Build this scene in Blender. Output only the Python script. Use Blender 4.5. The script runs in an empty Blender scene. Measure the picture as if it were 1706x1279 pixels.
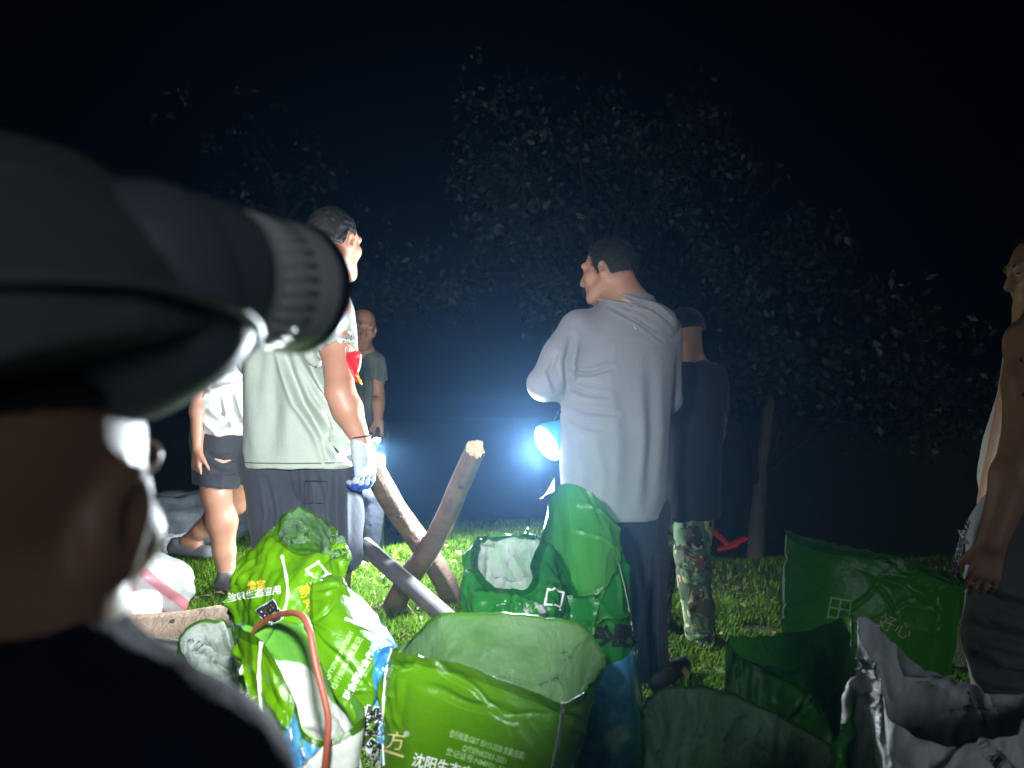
import bpy, bmesh, math, random
import numpy as np
from mathutils import Vector, Matrix, Euler

# ------------------------------------------------------------------ camera, world, exposure
scene = bpy.context.scene
C = scene.collection
FPX, CX, HZ, CAMH = 1250.0, 853.0, 690.0, 1.08      # focal length in photo pixels, principal column, horizon row, eye height
cam_d = bpy.data.cameras.new('camera'); cam = bpy.data.objects.new('camera', cam_d); C.objects.link(cam)
cam.location = (0, 0, CAMH); cam.rotation_euler = (math.radians(90), 0, 0)
cam_d.sensor_width = 36.0; cam_d.lens = 36.0 * FPX / 1706.0
cam_d.shift_y = (HZ - 639.5) / 1706.0
cam_d.clip_start = 0.02; cam_d.clip_end = 600
cam_d.dof.use_dof = True; cam_d.dof.focus_distance = 2.7; cam_d.dof.aperture_fstop = 3.4
scene.camera = cam
scene.render.resolution_x, scene.render.resolution_y = 1024, 768
world = bpy.data.worlds.new('World'); scene.world = world; world.use_nodes = True
wn = world.node_tree.nodes; wl = world.node_tree.links
bg = wn['Background']
sky = wn.new('ShaderNodeTexSky'); sky.sky_type = 'NISHITA'; sky.sun_disc = False
sky.sun_elevation = math.radians(-4.0); sky.sun_rotation = math.radians(150)
wl.new(sky.outputs['Color'], bg.inputs['Color']); bg.inputs['Strength'].default_value = 0.001
fill_sun_d = bpy.data.lights.new('fill_sun', 'SUN'); fill_sun = bpy.data.objects.new('fill_sun', fill_sun_d); C.objects.link(fill_sun)   # faint soft fill added from behind the camera, source unseen
fill_sun_d.energy = 0.40; fill_sun_d.angle = math.radians(20); fill_sun_d.color = (.80, .92, 1.0)
fill_sun.rotation_euler = (math.radians(74), 0, math.radians(18))
scene.view_settings.view_transform = 'Standard'; scene.view_settings.look = 'None'
scene.view_settings.exposure = 0.0; scene.view_settings.gamma = 1.0
scene.cycles.use_denoising = True
scene.cycles.max_bounces = 6; scene.cycles.diffuse_bounces = 3; scene.cycles.glossy_bounces = 3
scene.cycles.transmission_bounces = 4; scene.cycles.transparent_max_bounces = 12; scene.cycles.volume_bounces = 0
scene.cycles.sample_clamp_indirect = 4.0

rng = np.random.default_rng(7)
random.seed(7)

def W(px, py, d):                                   # a point seen at photo pixel (px, py), d metres ahead
    return np.array([(px - CX) * d / FPX, d, CAMH - (py - HZ) * d / FPX])
def proj(P):
    return CX + P[..., 0] / P[..., 1] * FPX, HZ + (CAMH - P[..., 2]) / P[..., 1] * FPX
def smooth(a, b, x):
    t = np.clip((x - a) / (b - a), 0, 1); return t * t * (3 - 2 * t)
def ground_z(x, y):
    x = np.asarray(x, float); y = np.asarray(y, float)
    z = 0.20 * smooth(3.0, 4.6, y) * (1 - smooth(0.2, 1.2, x))
    z = z - 0.10 * smooth(2.9, 3.6, y) * smooth(0.3, 0.9, x)
    z = z - 0.75 * smooth(5.6, 9.5, y)
    z = z + 0.012 * np.sin(3.1 * x + 1.3 * y) + 0.010 * np.sin(5.3 * y - 2.2 * x)
    return z

# ------------------------------------------------------------------ tags
def tag(o, label=None, cat=None, group=None, kind=None):
    if label: o['label'] = label
    if cat: o['category'] = cat
    if group: o['group'] = group
    if kind: o['kind'] = kind
    return o
def empty(name, loc=(0, 0, 0)):
    o = bpy.data.objects.new(name, None); C.objects.link(o); o.location = loc; o.empty_display_size = 0.1
    return o
def link(name, me, parent=None):
    o = bpy.data.objects.new(name, me); C.objects.link(o)
    if parent is not None:
        o.parent = parent
        if parent.parent is None: o.matrix_parent_inverse = parent.matrix_basis.inverted()
    return o
def mesh(name, V, F, mat=None, parent=None, smooth_shade=True, uv=None, mats=None, fmat=None):
    me = bpy.data.meshes.new(name)
    V = np.asarray(V, np.float32)
    F = [f for f in F] if not isinstance(F, np.ndarray) else F
    if isinstance(F, np.ndarray):
        n, k = F.shape
        me.vertices.add(len(V)); me.vertices.foreach_set('co', V.ravel())
        me.loops.add(n * k); me.loops.foreach_set('vertex_index', F.astype(np.int32).ravel())
        me.polygons.add(n); me.polygons.foreach_set('loop_start', np.arange(0, n * k, k, dtype=np.int32))
        me.polygons.foreach_set('loop_total', np.full(n, k, np.int32))
        me.update(calc_edges=True); me.validate()
    else:
        me.from_pydata([tuple(map(float, v)) for v in V], [], [tuple(int(i) for i in f) for f in F]); me.update()
    if uv is not None:
        ul = me.uv_layers.new(name='UVMap')
        li = np.zeros(len(me.loops), np.int32); me.loops.foreach_get('vertex_index', li)
        ul.data.foreach_set('uv', np.asarray(uv, np.float32)[li].ravel())
    for m in (mats or ([mat] if mat else [])): me.materials.append(m)
    if fmat is not None: me.polygons.foreach_set('material_index', np.asarray(fmat, np.int32))
    if smooth_shade: me.polygons.foreach_set('use_smooth', np.ones(len(me.polygons), bool))
    return link(name, me, parent)

# ------------------------------------------------------------------ numpy noise
_perm = rng.permutation(4096)
_vals = rng.random(4096) * 2 - 1
def vnoise(P, freq=1.0, seed=0):
    Q = np.asarray(P, float) * freq + seed * 17.37
    I = np.floor(Q).astype(np.int64); f = Q - I; f = f * f * (3 - 2 * f)
    def h(dx, dy, dz):
        return _vals[_perm[(_perm[(_perm[(I[..., 0] + dx) & 4095] + I[..., 1] + dy) & 4095] + I[..., 2] + dz) & 4095]]
    x0 = h(0,0,0)*(1-f[...,0]) + h(1,0,0)*f[...,0]; x1 = h(0,1,0)*(1-f[...,0]) + h(1,1,0)*f[...,0]
    x2 = h(0,0,1)*(1-f[...,0]) + h(1,0,1)*f[...,0]; x3 = h(0,1,1)*(1-f[...,0]) + h(1,1,1)*f[...,0]
    y0 = x0*(1-f[...,1]) + x1*f[...,1]; y1 = x2*(1-f[...,1]) + x3*f[...,1]
    return y0*(1-f[...,2]) + y1*f[...,2]
def crumple(P, freq, seed, n=6):                    # faceted creases of a stiff film: triangle waves in random directions
    r = np.random.default_rng(seed); out = np.zeros(P.shape[:-1])
    Wp = np.stack([vnoise(P, freq * .6, seed + 3 + i) for i in range(3)], -1) / freq * .55
    for k in range(n):
        d = r.normal(size=3); d /= np.linalg.norm(d)
        s = ((P + Wp) @ d) * freq * r.uniform(.6, 1.7) + r.random()
        out += (np.abs((s % 1) * 2 - 1) - .5) * r.uniform(.5, 1)
    return out / n * 2

# ------------------------------------------------------------------ signed-distance modelling (one continuous skin)
class SDF:
    def __init__(s, lo, hi, h):
        s.h = h; s.lo = np.array(lo, float); n = np.ceil((np.array(hi) - s.lo) / h).astype(int) + 1
        s.n = n; s.F = np.full(n, 1.0, np.float32)
    def sub(s, lo, hi):
        a = np.clip(np.floor((np.array(lo) - s.lo) / s.h).astype(int), 0, s.n - 1)
        b = np.clip(np.ceil((np.array(hi) - s.lo) / s.h).astype(int) + 1, 1, s.n)
        if (b <= a).any(): return None, None
        sl = tuple(slice(i, j) for i, j in zip(a, b))
        ax = [s.lo[i] + np.arange(a[i], b[i]) * s.h for i in range(3)]
        return sl, np.stack(np.meshgrid(*ax, indexing='ij'), -1)
    def put(s, sl, D, k, op):
        A = s.F[sl]
        if op == 'add':
            if k > 0:
                hh = np.clip(.5 + .5 * (A - D) / k, 0, 1); R = A * (1 - hh) + D * hh - k * hh * (1 - hh)
            else: R = np.minimum(A, D)
        else:
            D = -D
            if k > 0:
                hh = np.clip(.5 - .5 * (A - D) / k, 0, 1); R = A * (1 - hh) + D * hh + k * hh * (1 - hh)
            else: R = np.maximum(A, D)
        s.F[sl] = R
    def cone(s, a, b, ra, rb, k=.02, op='add', sq=None):
        a = np.array(a, float); b = np.array(b, float); pad = max(ra, rb) * (1.6 if sq is not None else 1) + k + 3 * s.h
        sl, P = s.sub(np.minimum(a, b) - pad, np.maximum(a, b) + pad)
        if sl is None: return
        ba = b - a; L = max(ba @ ba, 1e-9)
        t = np.clip(((P - a) @ ba) / L, 0, 1)
        V = P - a - t[..., None] * ba
        if sq is not None:                          # flatten: sq = (direction, factor)
            d = np.array(sq[0], float); d /= np.linalg.norm(d); c = V @ d
            V = V + (c * (1 / sq[1] - 1))[..., None] * d
        s.put(sl, (np.linalg.norm(V, axis=-1) - (ra + (rb - ra) * t)).astype(np.float32), k, op)
    def chain(s, pts, rs, k=.02, op='add', sq=None):
        for i in range(len(pts) - 1): s.cone(pts[i], pts[i + 1], rs[i], rs[i + 1], k, op, sq)
    def ell(s, c, r, R=None, k=.02, op='add'):
        c = np.array(c, float); r = np.array(r, float); pad = r.max() + k + 3 * s.h
        sl, P = s.sub(c - pad, c + pad)
        if sl is None: return
        Q = P - c
        if R is not None: Q = Q @ R
        k0 = np.linalg.norm(Q / r, axis=-1); k1 = np.linalg.norm(Q / (r * r), axis=-1)
        s.put(sl, (k0 * (k0 - 1) / np.maximum(k1, 1e-6)).astype(np.float32), k, op)
    def ztube(s, lv, k=.02, op='add', power=2.3):   # lv: (z, cx, cy, rx, ry, yaw)
        lv = sorted(lv); L = np.array(lv, float); m = max(L[:, 3].max(), L[:, 4].max()) + .05
        sl, P = s.sub([L[:, 1].min() - m, L[:, 2].min() - m, L[0, 0] - .03], [L[:, 1].max() + m, L[:, 2].max() + m, L[-1, 0] + .03])
        if sl is None: return
        z = P[0, 0, :, 2]; zz = np.linspace(L[0, 0], L[-1, 0], 200)
        def ip(c):
            v = np.interp(zz, L[:, 0], L[:, c]); w = np.hanning(31); w /= w.sum()
            v = np.convolve(np.pad(v, 15, mode='edge'), w, 'valid'); return np.interp(z, zz, v)
        cx, cy, rx, ry, yw = (ip(i) for i in range(1, 6))
        X = P[..., 0] - cx; Y = P[..., 1] - cy; c, sn = np.cos(yw), np.sin(yw)
        U = X * c + Y * sn; V = -X * sn + Y * c
        D = ((np.abs(U / rx) ** power + np.abs(V / ry) ** power) ** (1 / power) - 1) * np.minimum(rx, ry)
        D = np.maximum(D, np.maximum(L[0, 0] - z, z - L[-1, 0]))
        s.put(sl, D.astype(np.float32), k, op)
    def plane(s, p, n, k=0.0):                      # cut away the side the normal points to
        sl, P = s.sub(s.lo, s.lo + s.n * s.h)
        n = np.array(n, float); n /= np.linalg.norm(n)
        s.put(sl, -((P - np.array(p)) @ n).astype(np.float32), k, 'cut')
    def trim(s, p, n, R):                           # cut a limb end off square: only inside a ball round p
        p = np.array(p, float); n = np.array(n, float); n /= np.linalg.norm(n); sl, P = s.sub(p - R, p + R)
        Q = P - p; s.put(sl, np.maximum(-(Q @ n), np.linalg.norm(Q, axis=-1) - R).astype(np.float32), 0, 'cut')
    def mesh(s, relax=2):
        F = s.F; h = s.h
        F[0] = F[-1] = 1; F[:, 0] = F[:, -1] = 1; F[:, :, 0] = F[:, :, -1] = 1
        ins = F < 0; n = s.n
        cnt = np.zeros(n - 1, np.int8)
        for dx in (0, 1):
            for dy in (0, 1):
                for dz in (0, 1): cnt += ins[dx:n[0]-1+dx, dy:n[1]-1+dy, dz:n[2]-1+dz]
        act = np.argwhere((cnt > 0) & (cnt < 8))
        idx = np.full(n - 1, -1, np.int64); idx[tuple(act.T)] = np.arange(len(act))
        acc = np.zeros((len(act), 3)); num = np.zeros(len(act))
        cs = np.array([[x, y, z] for x in (0, 1) for y in (0, 1) for z in (0, 1)])
        for i in range(8):
            for j in range(i + 1, 8):
                if np.abs(cs[i] - cs[j]).sum() != 1: continue
                fa = F[tuple((act + cs[i]).T)]; fb = F[tuple((act + cs[j]).T)]
                m = (fa < 0) != (fb < 0)
                t = np.where(m, fa / np.where(m, fa - fb, 1), 0)
                acc += np.where(m[:, None], cs[i] + t[:, None] * (cs[j] - cs[i]), 0); num += m
        V = s.lo + (act + acc / num[:, None]) * h
        Q = []
        for ax in range(3):
            o = [0, 0, 0]; o[ax] = 1
            A = ins[:n[0]-o[0], :n[1]-o[1], :n[2]-o[2]]; B = ins[o[0]:, o[1]:, o[2]:]
            e = np.argwhere(A != B); b, c = (ax + 1) % 3, (ax + 2) % 3
            e = e[(e[:, b] > 0) & (e[:, c] > 0) & (e[:, b] < n[b] - 1) & (e[:, c] < n[c] - 1)]
            fl = A[tuple(e.T)]
            def cell(db, dc):
                q = e.copy(); q[:, b] -= db; q[:, c] -= dc; return idx[tuple(q.T)]
            q = np.stack([cell(1, 1), cell(0, 1), cell(0, 0), cell(1, 0)], 1)
            q[~fl] = q[~fl][:, ::-1]; Q.append(q)
        Q = np.concatenate(Q); Q = Q[(Q >= 0).all(1)]
        for _ in range(relax): V = lap(V, Q, .5)
        return V, Q
def lap(V, Q, f):
    S = np.zeros_like(V); c = np.zeros(len(V))
    for a, b in ((0, 1), (1, 2), (2, 3), (3, 0)):
        for i, j in ((a, b), (b, a)):
            np.add.at(c, Q[:, i], 1)
            for k in range(3): S[:, k] += np.bincount(Q[:, i], V[Q[:, j], k], len(V))
    return V + f * (S / np.maximum(c, 1)[:, None] - V)
def vnormals(V, Q):
    n = np.cross(V[Q[:, 2]] - V[Q[:, 0]], V[Q[:, 3]] - V[Q[:, 1]]); N = np.zeros_like(V)
    for i in range(4):
        for k in range(3): N[:, k] += np.bincount(Q[:, i], n[:, k], len(V))
    return N / np.maximum(np.linalg.norm(N, axis=1), 1e-12)[:, None]
def seg_dist(P2, pts):
    best = np.full(len(P2), 9.0); tt = np.zeros(len(P2)); n = len(pts) - 1
    for i in range(n):
        a, b = np.array(pts[i]), np.array(pts[i + 1]); ba = b - a
        t = np.clip(((P2 - a) @ ba) / max(ba @ ba, 1e-9), 0, 1)
        d = np.linalg.norm(P2 - a - t[:, None] * ba, axis=1); m = d < best
        best[m] = d[m]; tt[m] = (i + t[m]) / n
    return best, tt
def cloth(V, Q, folds=(), amp=.004, freq=6, stretch=(1, 1, .45), seed=1):
    """folds: (polyline of (x, z), half width, depth) dents on the side that faces the camera; amp: soft all-over wrinkles"""
    N = vnormals(V, Q); S = V * np.array(stretch)
    d = amp * (vnoise(S, freq, seed) + .5 * vnoise(S, freq * 2.3, seed + 1))
    r = 1 - np.abs(vnoise(S, freq * 1.4, seed + 5)) * 2
    d += amp * .8 * np.clip(r, 0, 1) ** 3
    for pts, w, dep in folds:
        s, t = seg_dist(V[:, [0, 2]], pts)
        e = np.sin(np.clip(t, .0, 1) * math.pi * .86 + .2)
        m = smooth(.15, -.25, N[:, 1])
        dep = dep * 1.5; d += m * e * (-dep * np.exp(-(s / w) ** 2) + dep * .75 * np.exp(-((s - 1.9 * w) / (.9 * w)) ** 2))
    return V + N * d[:, None]

# ------------------------------------------------------------------ materials
def newmat(name):
    m = bpy.data.materials.new(name); m.use_nodes = True
    nt = m.node_tree; return m, nt, nt.nodes['Principled BSDF'], nt.nodes['Material Output']
def nd(nt, t, **kw):
    n = nt.nodes.new(t)
    for k, v in kw.items():
        if k in n.inputs: n.inputs[k].default_value = v
        else: setattr(n, k, v)
    return n
def ramp(nt, fac, stops):
    r = nt.nodes.new('ShaderNodeValToRGB'); e = r.color_ramp.elements
    while len(e) < len(stops): e.new(.5)
    for el, (p, c) in zip(e, stops): el.position = p; el.color = (*c, 1) if len(c) == 3 else c
    nt.links.new(fac, r.inputs[0]); return r.outputs[0]
def basic(name, c0, c1=None, rough=.8, scale=8, bump=.1, bscale=60, spec=.4, metal=0, sss=0, sheen=0, coords='Object', stretch=(1,1,1), bdist=.004):
    m, nt, b, out = newmat(name); c1 = c1 or tuple(x * .75 for x in c0)
    tc = nd(nt, 'ShaderNodeTexCoord'); mp = nd(nt, 'ShaderNodeMapping'); mp.inputs['Scale'].default_value = stretch
    nt.links.new(tc.outputs[coords], mp.inputs[0])
    n = nd(nt, 'ShaderNodeTexNoise', Scale=scale, Detail=6, Roughness=.6); nt.links.new(mp.outputs[0], n.inputs['Vector'])
    nt.links.new(ramp(nt, n.outputs['Fac'], [(.3, c0), (.72, c1)]), b.inputs['Base Color'])
    b.inputs['Roughness'].default_value = rough; b.inputs['Specular IOR Level'].default_value = spec; b.inputs['Metallic'].default_value = metal
    if sss:
        b.inputs['Subsurface Weight'].default_value = sss; b.inputs['Subsurface Radius'].default_value = (.012, .005, .003); b.inputs['Subsurface Scale'].default_value = 1
    if sheen: b.inputs['Sheen Weight'].default_value = sheen
    if bump:
        n2 = nd(nt, 'ShaderNodeTexNoise', Scale=bscale, Detail=5, Roughness=.65); nt.links.new(mp.outputs[0], n2.inputs['Vector'])
        bp = nd(nt, 'ShaderNodeBump', Strength=bump, Distance=bdist); nt.links.new(n2.outputs['Fac'], bp.inputs['Height']); nt.links.new(bp.outputs[0], b.inputs['Normal'])
    return m
def fabric(name, c, rough=.9, var=.8, sheen=.1):
    return basic(name, c, tuple(x * var for x in c), rough, 5, .55, 26, .25, sheen=sheen, bdist=.006)
def emit(name, c, s):
    m, nt, b, out = newmat(name); b.inputs['Emission Color'].default_value = (*c, 1); b.inputs['Emission Strength'].default_value = s
    b.inputs['Base Color'].default_value = (*c, 1); return m
def film(name, col, alpha, rough=.22, seed=0):      # milky clear plastic film
    m, nt, b, out = newmat(name)
    tc = nd(nt, 'ShaderNodeTexCoord'); n = nd(nt, 'ShaderNodeTexNoise', Scale=14, Detail=8, Roughness=.7); nt.links.new(tc.outputs['Object'], n.inputs['Vector'])
    bp = nd(nt, 'ShaderNodeBump', Strength=.9, Distance=.02); nt.links.new(n.outputs['Fac'], bp.inputs['Height'])
    b.inputs['Base Color'].default_value = (*col, 1); b.inputs['Roughness'].default_value = rough; b.inputs['Specular IOR Level'].default_value = .7
    nt.links.new(bp.outputs[0], b.inputs['Normal'])
    tl = nd(nt, 'ShaderNodeBsdfTranslucent', Color=(*col, 1)); mx = nd(nt, 'ShaderNodeMixShader', Fac=.4)
    nt.links.new(b.outputs[0], mx.inputs[1]); nt.links.new(tl.outputs[0], mx.inputs[2])
    tr = nd(nt, 'ShaderNodeBsdfTransparent'); tr.inputs[0].default_value = (.97, 1, .98, 1)
    n3 = nd(nt, 'ShaderNodeTexNoise', Scale=7, Detail=7, Roughness=.7, Distortion=1.2); mp = nd(nt, 'ShaderNodeMapping'); mp.inputs['Scale'].default_value = (1, 1, .45); nt.links.new(tc.outputs['Object'], mp.inputs[0]); nt.links.new(mp.outputs[0], n3.inputs['Vector'])
    mr = nd(nt, 'ShaderNodeMapRange'); mr.inputs[1].default_value = .35; mr.inputs[2].default_value = .68; mr.inputs[3].default_value = alpha * .55; mr.inputs[4].default_value = min(alpha * 1.5, .95); nt.links.new(n3.outputs['Fac'], mr.inputs[0])
    m2 = nd(nt, 'ShaderNodeMixShader', Fac=alpha); nt.links.new(mr.outputs[0], m2.inputs[0]); nt.links.new(tr.outputs[0], m2.inputs[1]); nt.links.new(mx.outputs[0], m2.inputs[2])
    nt.links.new(m2.outputs[0], out.inputs['Surface']); return m
def bagmat(name, green, green2, panel=None, trans=.42, rough=.22, hem=.055, white=None, spec=.45):
    """printed plastic sack: green field, darker folded hem, optional sky-blue panel and white field where a*u + b*v > c"""
    m, nt, b, out = newmat(name); L = nt.links
    uvn = nd(nt, 'ShaderNodeUVMap'); sp = nd(nt, 'ShaderNodeSeparateXYZ'); L.new(uvn.outputs[0], sp.inputs[0])
    tc = nd(nt, 'ShaderNodeTexCoord')
    n = nd(nt, 'ShaderNodeTexNoise', Scale=5, Detail=5); L.new(tc.outputs['Object'], n.inputs['Vector'])
    col = ramp(nt, n.outputs['Fac'], [(.3, green), (.7, green2)])
    def mix(fac, a, bcol):
        x = nd(nt, 'ShaderNodeMix', data_type='RGBA'); L.new(fac, x.inputs[0])
        for sck, v in ((x.inputs[6], a), (x.inputs[7], bcol)):
            if isinstance(v, tuple): sck.default_value = (*v, 1)
            else: L.new(v, sck)
        return x.outputs[2]
    def lin(a, bb, c, w=.004):
        m1 = nd(nt, 'ShaderNodeMath', operation='MULTIPLY'); L.new(sp.outputs[0], m1.inputs[0]); m1.inputs[1].default_value = a
        m2 = nd(nt, 'ShaderNodeMath', operation='MULTIPLY_ADD'); L.new(sp.outputs[1], m2.inputs[0]); m2.inputs[1].default_value = bb; L.new(m1.outputs[0], m2.inputs[2])
        mr = nd(nt, 'ShaderNodeMapRange'); mr.inputs[1].default_value = c - w; mr.inputs[2].default_value = c + w; L.new(m2.outputs[0], mr.inputs[0]); return mr.outputs[0]
    if panel:
        a, bb, c = panel
        cn = nd(nt, 'ShaderNodeTexNoise', Scale=9, Detail=5); L.new(tc.outputs['Object'], cn.inputs['Vector'])
        skyc = ramp(nt, cn.outputs['Fac'], [(.42, (.05, .30, .62)), (.56, (.16, .45, .72)), (.66, (.75, .84, .88))])
        col = mix(lin(a, bb, c), col, skyc)
    if white:
        a, bb, c = white; col = mix(lin(a, bb, c), col, (.72, .74, .68))
    if hem:
        col = mix(lin(0, -1, -hem, .002), col, tuple(x * .55 for x in green))
    L.new(col, b.inputs['Base Color']); b.inputs['Roughness'].default_value = rough; b.inputs['Specular IOR Level'].default_value = spec
    wv = nd(nt, 'ShaderNodeTexNoise', Scale=22, Detail=7, Roughness=.62); L.new(tc.outputs['Object'], wv.inputs['Vector'])
    bp = nd(nt, 'ShaderNodeBump', Strength=.5, Distance=.010); L.new(wv.outputs['Fac'], bp.inputs['Height']); L.new(bp.outputs[0], b.inputs['Normal'])
    tl = nd(nt, 'ShaderNodeBsdfTranslucent'); L.new(col, tl.inputs['Color'])
    mx = nd(nt, 'ShaderNodeMixShader', Fac=trans); L.new(b.outputs[0], mx.inputs[1]); L.new(tl.outputs[0], mx.inputs[2]); L.new(mx.outputs[0], out.inputs['Surface'])
    return m
def wood(name, c0, c1, rough=.85):
    return basic(name, c0, c1, rough, 9, .9, 34, .25, stretch=(1, 1, 1), bdist=.012)

M = {}
M['skin'] = basic('skin', (.45, .225, .145), (.38, .175, .11), .45, 7, .45, 150, .45, sss=.12, bdist=.002)
M['skin_tan'] = basic('skin_tan', (.36, .19, .115), (.30, .15, .09), .42, 7, .45, 150, .45, sss=.1, bdist=.002)
M['hair'] = basic('black_hair', (.012, .011, .011), (.02, .018, .016), .6, 90, .8, 220, .3)
M['stubble'] = basic('shaved_hair', (.035, .027, .022), (.02, .016, .014), .7, 120, .5, 260, .3)
M['eye'] = basic('eye', (.03, .02, .018), (.05, .04, .03), .15, 10, 0, 10, .6)
M['lip'] = basic('lip', (.36, .15, .12), (.30, .12, .10), .45, 20, .1, 60)
M['green_shirt'] = fabric('pale_green_cotton', (.42, .47, .40))
M['white_shirt'] = fabric('white_cotton', (.80, .79, .76), var=.94)
M['beige_vest'] = fabric('greyish_vest_cotton', (.36, .33, .30))
M['olive_shirt'] = fabric('olive_cotton', (.13, .145, .13))
M['grey_hoodie'] = fabric('grey_fleece', (.235, .228, .245), var=.9)
M['navy_cloth'] = fabric('navy_cotton', (.022, .027, .042))
M['black_shirt'] = fabric('black_cotton', (.010, .012, .018))
M['dark_trouser'] = fabric('dark_trouser_cloth', (.05, .056, .072))
M['black_short'] = fabric('black_short_cloth', (.035, .037, .043))
M['grey_trouser'] = fabric('grey_trouser_cloth', (.11, .115, .12))
M['jacket'] = basic('navy_nylon', (.008, .010, .018), (.013, .016, .03), .8, 5, .8, 18, .1, bdist=.010)
M['cap'] = basic('dark_cap_cloth', (.105, .122, .118), (.13, .15, .147), .85, 7, .5, 120, .3)
M['shoe_grey'] = basic('grey_canvas', (.13, .13, .14), (.10, .10, .11), .8, 20, .4, 200)
M['shoe_black'] = basic('black_leather', (.015, .015, .017), (.03, .03, .033), .5, 12, .3, 80)
M['glove_white'] = basic('white_glove_knit', (.46, .48, .50), (.36, .385, .41), .9, 60, .7, 260)
M['glove_blue'] = basic('blue_glove_rubber', (.03, .10, .45), (.02, .07, .34), .5, 20, .4, 80)
M['red_band'] = basic('red_satin', (.62, .02, .02), (.5, .015, .02), .4, 8, .3, 30)
M['gold_print'] = basic('gold_print', (.70, .42, .05), (.62, .36, .04), .5, 8, 0)
M['white_print'] = basic('white_print', (.78, .80, .76), (.72, .74, .70), .5, 8, 0)
M['pale_print'] = basic('pale_green_print', (.34, .56, .20), (.30, .5, .18), .5, 30, 0)
M['black_print'] = basic('black_print', (.012, .012, .012), (.02, .02, .02), .5, 8, 0)
M['cream_print'] = basic('cream_print', (.62, .52, .26), (.55, .45, .2), .5, 8, 0)
M['wood'] = wood('weathered_timber', (.22, .14, .10), (.11, .068, .048))
M['wood_pale'] = wood('pale_timber', (.44, .33, .25), (.30, .20, .14))
M['wood_cut'] = basic('split_timber', (.62, .48, .30), (.45, .32, .18), .8, 20, .6, 60)
M['pipe'] = basic('galvanised_pipe', (.42, .42, .40), (.26, .26, .25), .42, 16, .25, 60, metal=.75)
M['pipe_dark'] = basic('dull_pipe', (.13, .125, .125), (.075, .072, .072), .55, 16, .3, 60, metal=.3)
M['pipe_hole'] = basic('pipe_hollow', (.03, .025, .022), None, .9, 8, 0)
M['cord'] = basic('red_brown_rubber', (.26, .065, .035), (.17, .04, .025), .5, 8, .15, 60)
M['seam'] = basic('white_seam_tape', (.66, .68, .60), (.52, .55, .46), .6, 40, .3, 200)
M['liner'] = film('milky_liner_film', (.34, .54, .30), .42, .12)
M['liner_lit'] = film('lit_liner_film', (.46, .76, .44), .62, .10)  # brighter copy of the milky film, light inside the sack put into its colour
M['liner_white'] = film('white_liner_film', (.80, .86, .84), .72, .28)
M['clear'] = film('clear_film', (.75, .82, .85), .22, .12)
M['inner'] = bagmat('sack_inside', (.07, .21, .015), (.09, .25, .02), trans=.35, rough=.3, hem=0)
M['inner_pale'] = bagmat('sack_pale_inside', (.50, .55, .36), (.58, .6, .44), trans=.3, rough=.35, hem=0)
M['white_sack'] = basic('white_woven_sack', (.62, .62, .60), (.46, .46, .45), .5, 6, .5, 30, .5, bdist=.008)
M['grey_tarp'] = basic('grey_tarpaulin', (.07, .08, .085), (.15, .17, .18), .5, 5, .6, 18, .5, bdist=.012)
M['black_plastic'] = basic('black_plastic', (.012, .014, .016), (.02, .022, .024), .38, 10, .12, 60, .5)
M['lamp_body'] = basic('grey_black_plastic', (.14, .165, .182), (.17, .195, .215), .5, 6, .15, 60, .4)
M['chrome'] = basic('chrome', (.90, .86, .85), (.78, .73, .71), .26, 10, .05, 40, metal=.2)
M['cyan'] = basic('cyan_plastic', (.10, .50, .66), (.08, .44, .6), .35, 8, 0)
M['lens_glow'] = emit('lantern_lens_light', (.86, .94, 1.0), 26)
M['lens_torch'] = emit('torch_lens_light', (.88, .96, 1.0), 40)
M['lens_head'] = emit('headlamp_lens_light', (.92, .97, 1.0), 8)
M['red_thing'] = basic('red_cloth', (.85, .05, .02), (.72, .03, .015), .5, 8, .3, 40)
M['metal'] = basic('steel', (.6, .6, .62), (.5, .5, .52), .22, 10, 0, metal=1)

# ------------------------------------------------------------------ generic shapes
def tube_mesh(pts, rs, n=14, cap=True, squash=1.0, seed=None, rough=0.0):
    pts = np.array(pts, float); rs = np.array(rs, float); m = len(pts); V = []; F = []
    T = np.gradient(pts, axis=0); T /= np.linalg.norm(T, axis=1)[:, None]
    up = np.array([0, 0, 1.0]) if abs(T[0][2]) < .9 else np.array([1.0, 0, 0])
    S = np.cross(T[0], up); S /= np.linalg.norm(S)
    for i in range(m):
        S = S - T[i] * (S @ T[i]); S /= np.linalg.norm(S); B = np.cross(T[i], S)
        a = np.linspace(0, 2 * np.pi, n, endpoint=False)
        ring = pts[i] + rs[i] * (np.cos(a)[:, None] * S + squash * np.sin(a)[:, None] * B)
        V.append(ring)
    V = np.concatenate(V)
    if seed is not None:
        c = np.repeat(pts, n, axis=0); d = V - c; V = c + d * (1 + rough * (vnoise(V, 9, seed) + .6 * vnoise(V, 28, seed + 1)))[:, None]
    for i in range(m - 1):
        for j in range(n): F.append((i*n+j, i*n+(j+1) % n, (i+1)*n+(j+1) % n, (i+1)*n+j))
    if cap: F.append(tuple(range(n))[::-1]); F.append(tuple(range((m-1)*n, m*n)))
    return V, F
def spline(pts, k=8):
    pts = np.array(pts, float); n = len(pts); out = []
    for i in range(n - 1):
        p0, p1, p2, p3 = pts[max(i-1, 0)], pts[i], pts[i+1], pts[min(i+2, n-1)]
        for t in np.linspace(0, 1, k, endpoint=False):
            out.append(.5*((2*p1) + (-p0+p2)*t + (2*p0-5*p1+4*p2-p3)*t*t + (-p0+3*p1-3*p2+p3)*t**3))
    out.append(pts[-1]); return np.array(out)
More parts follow.
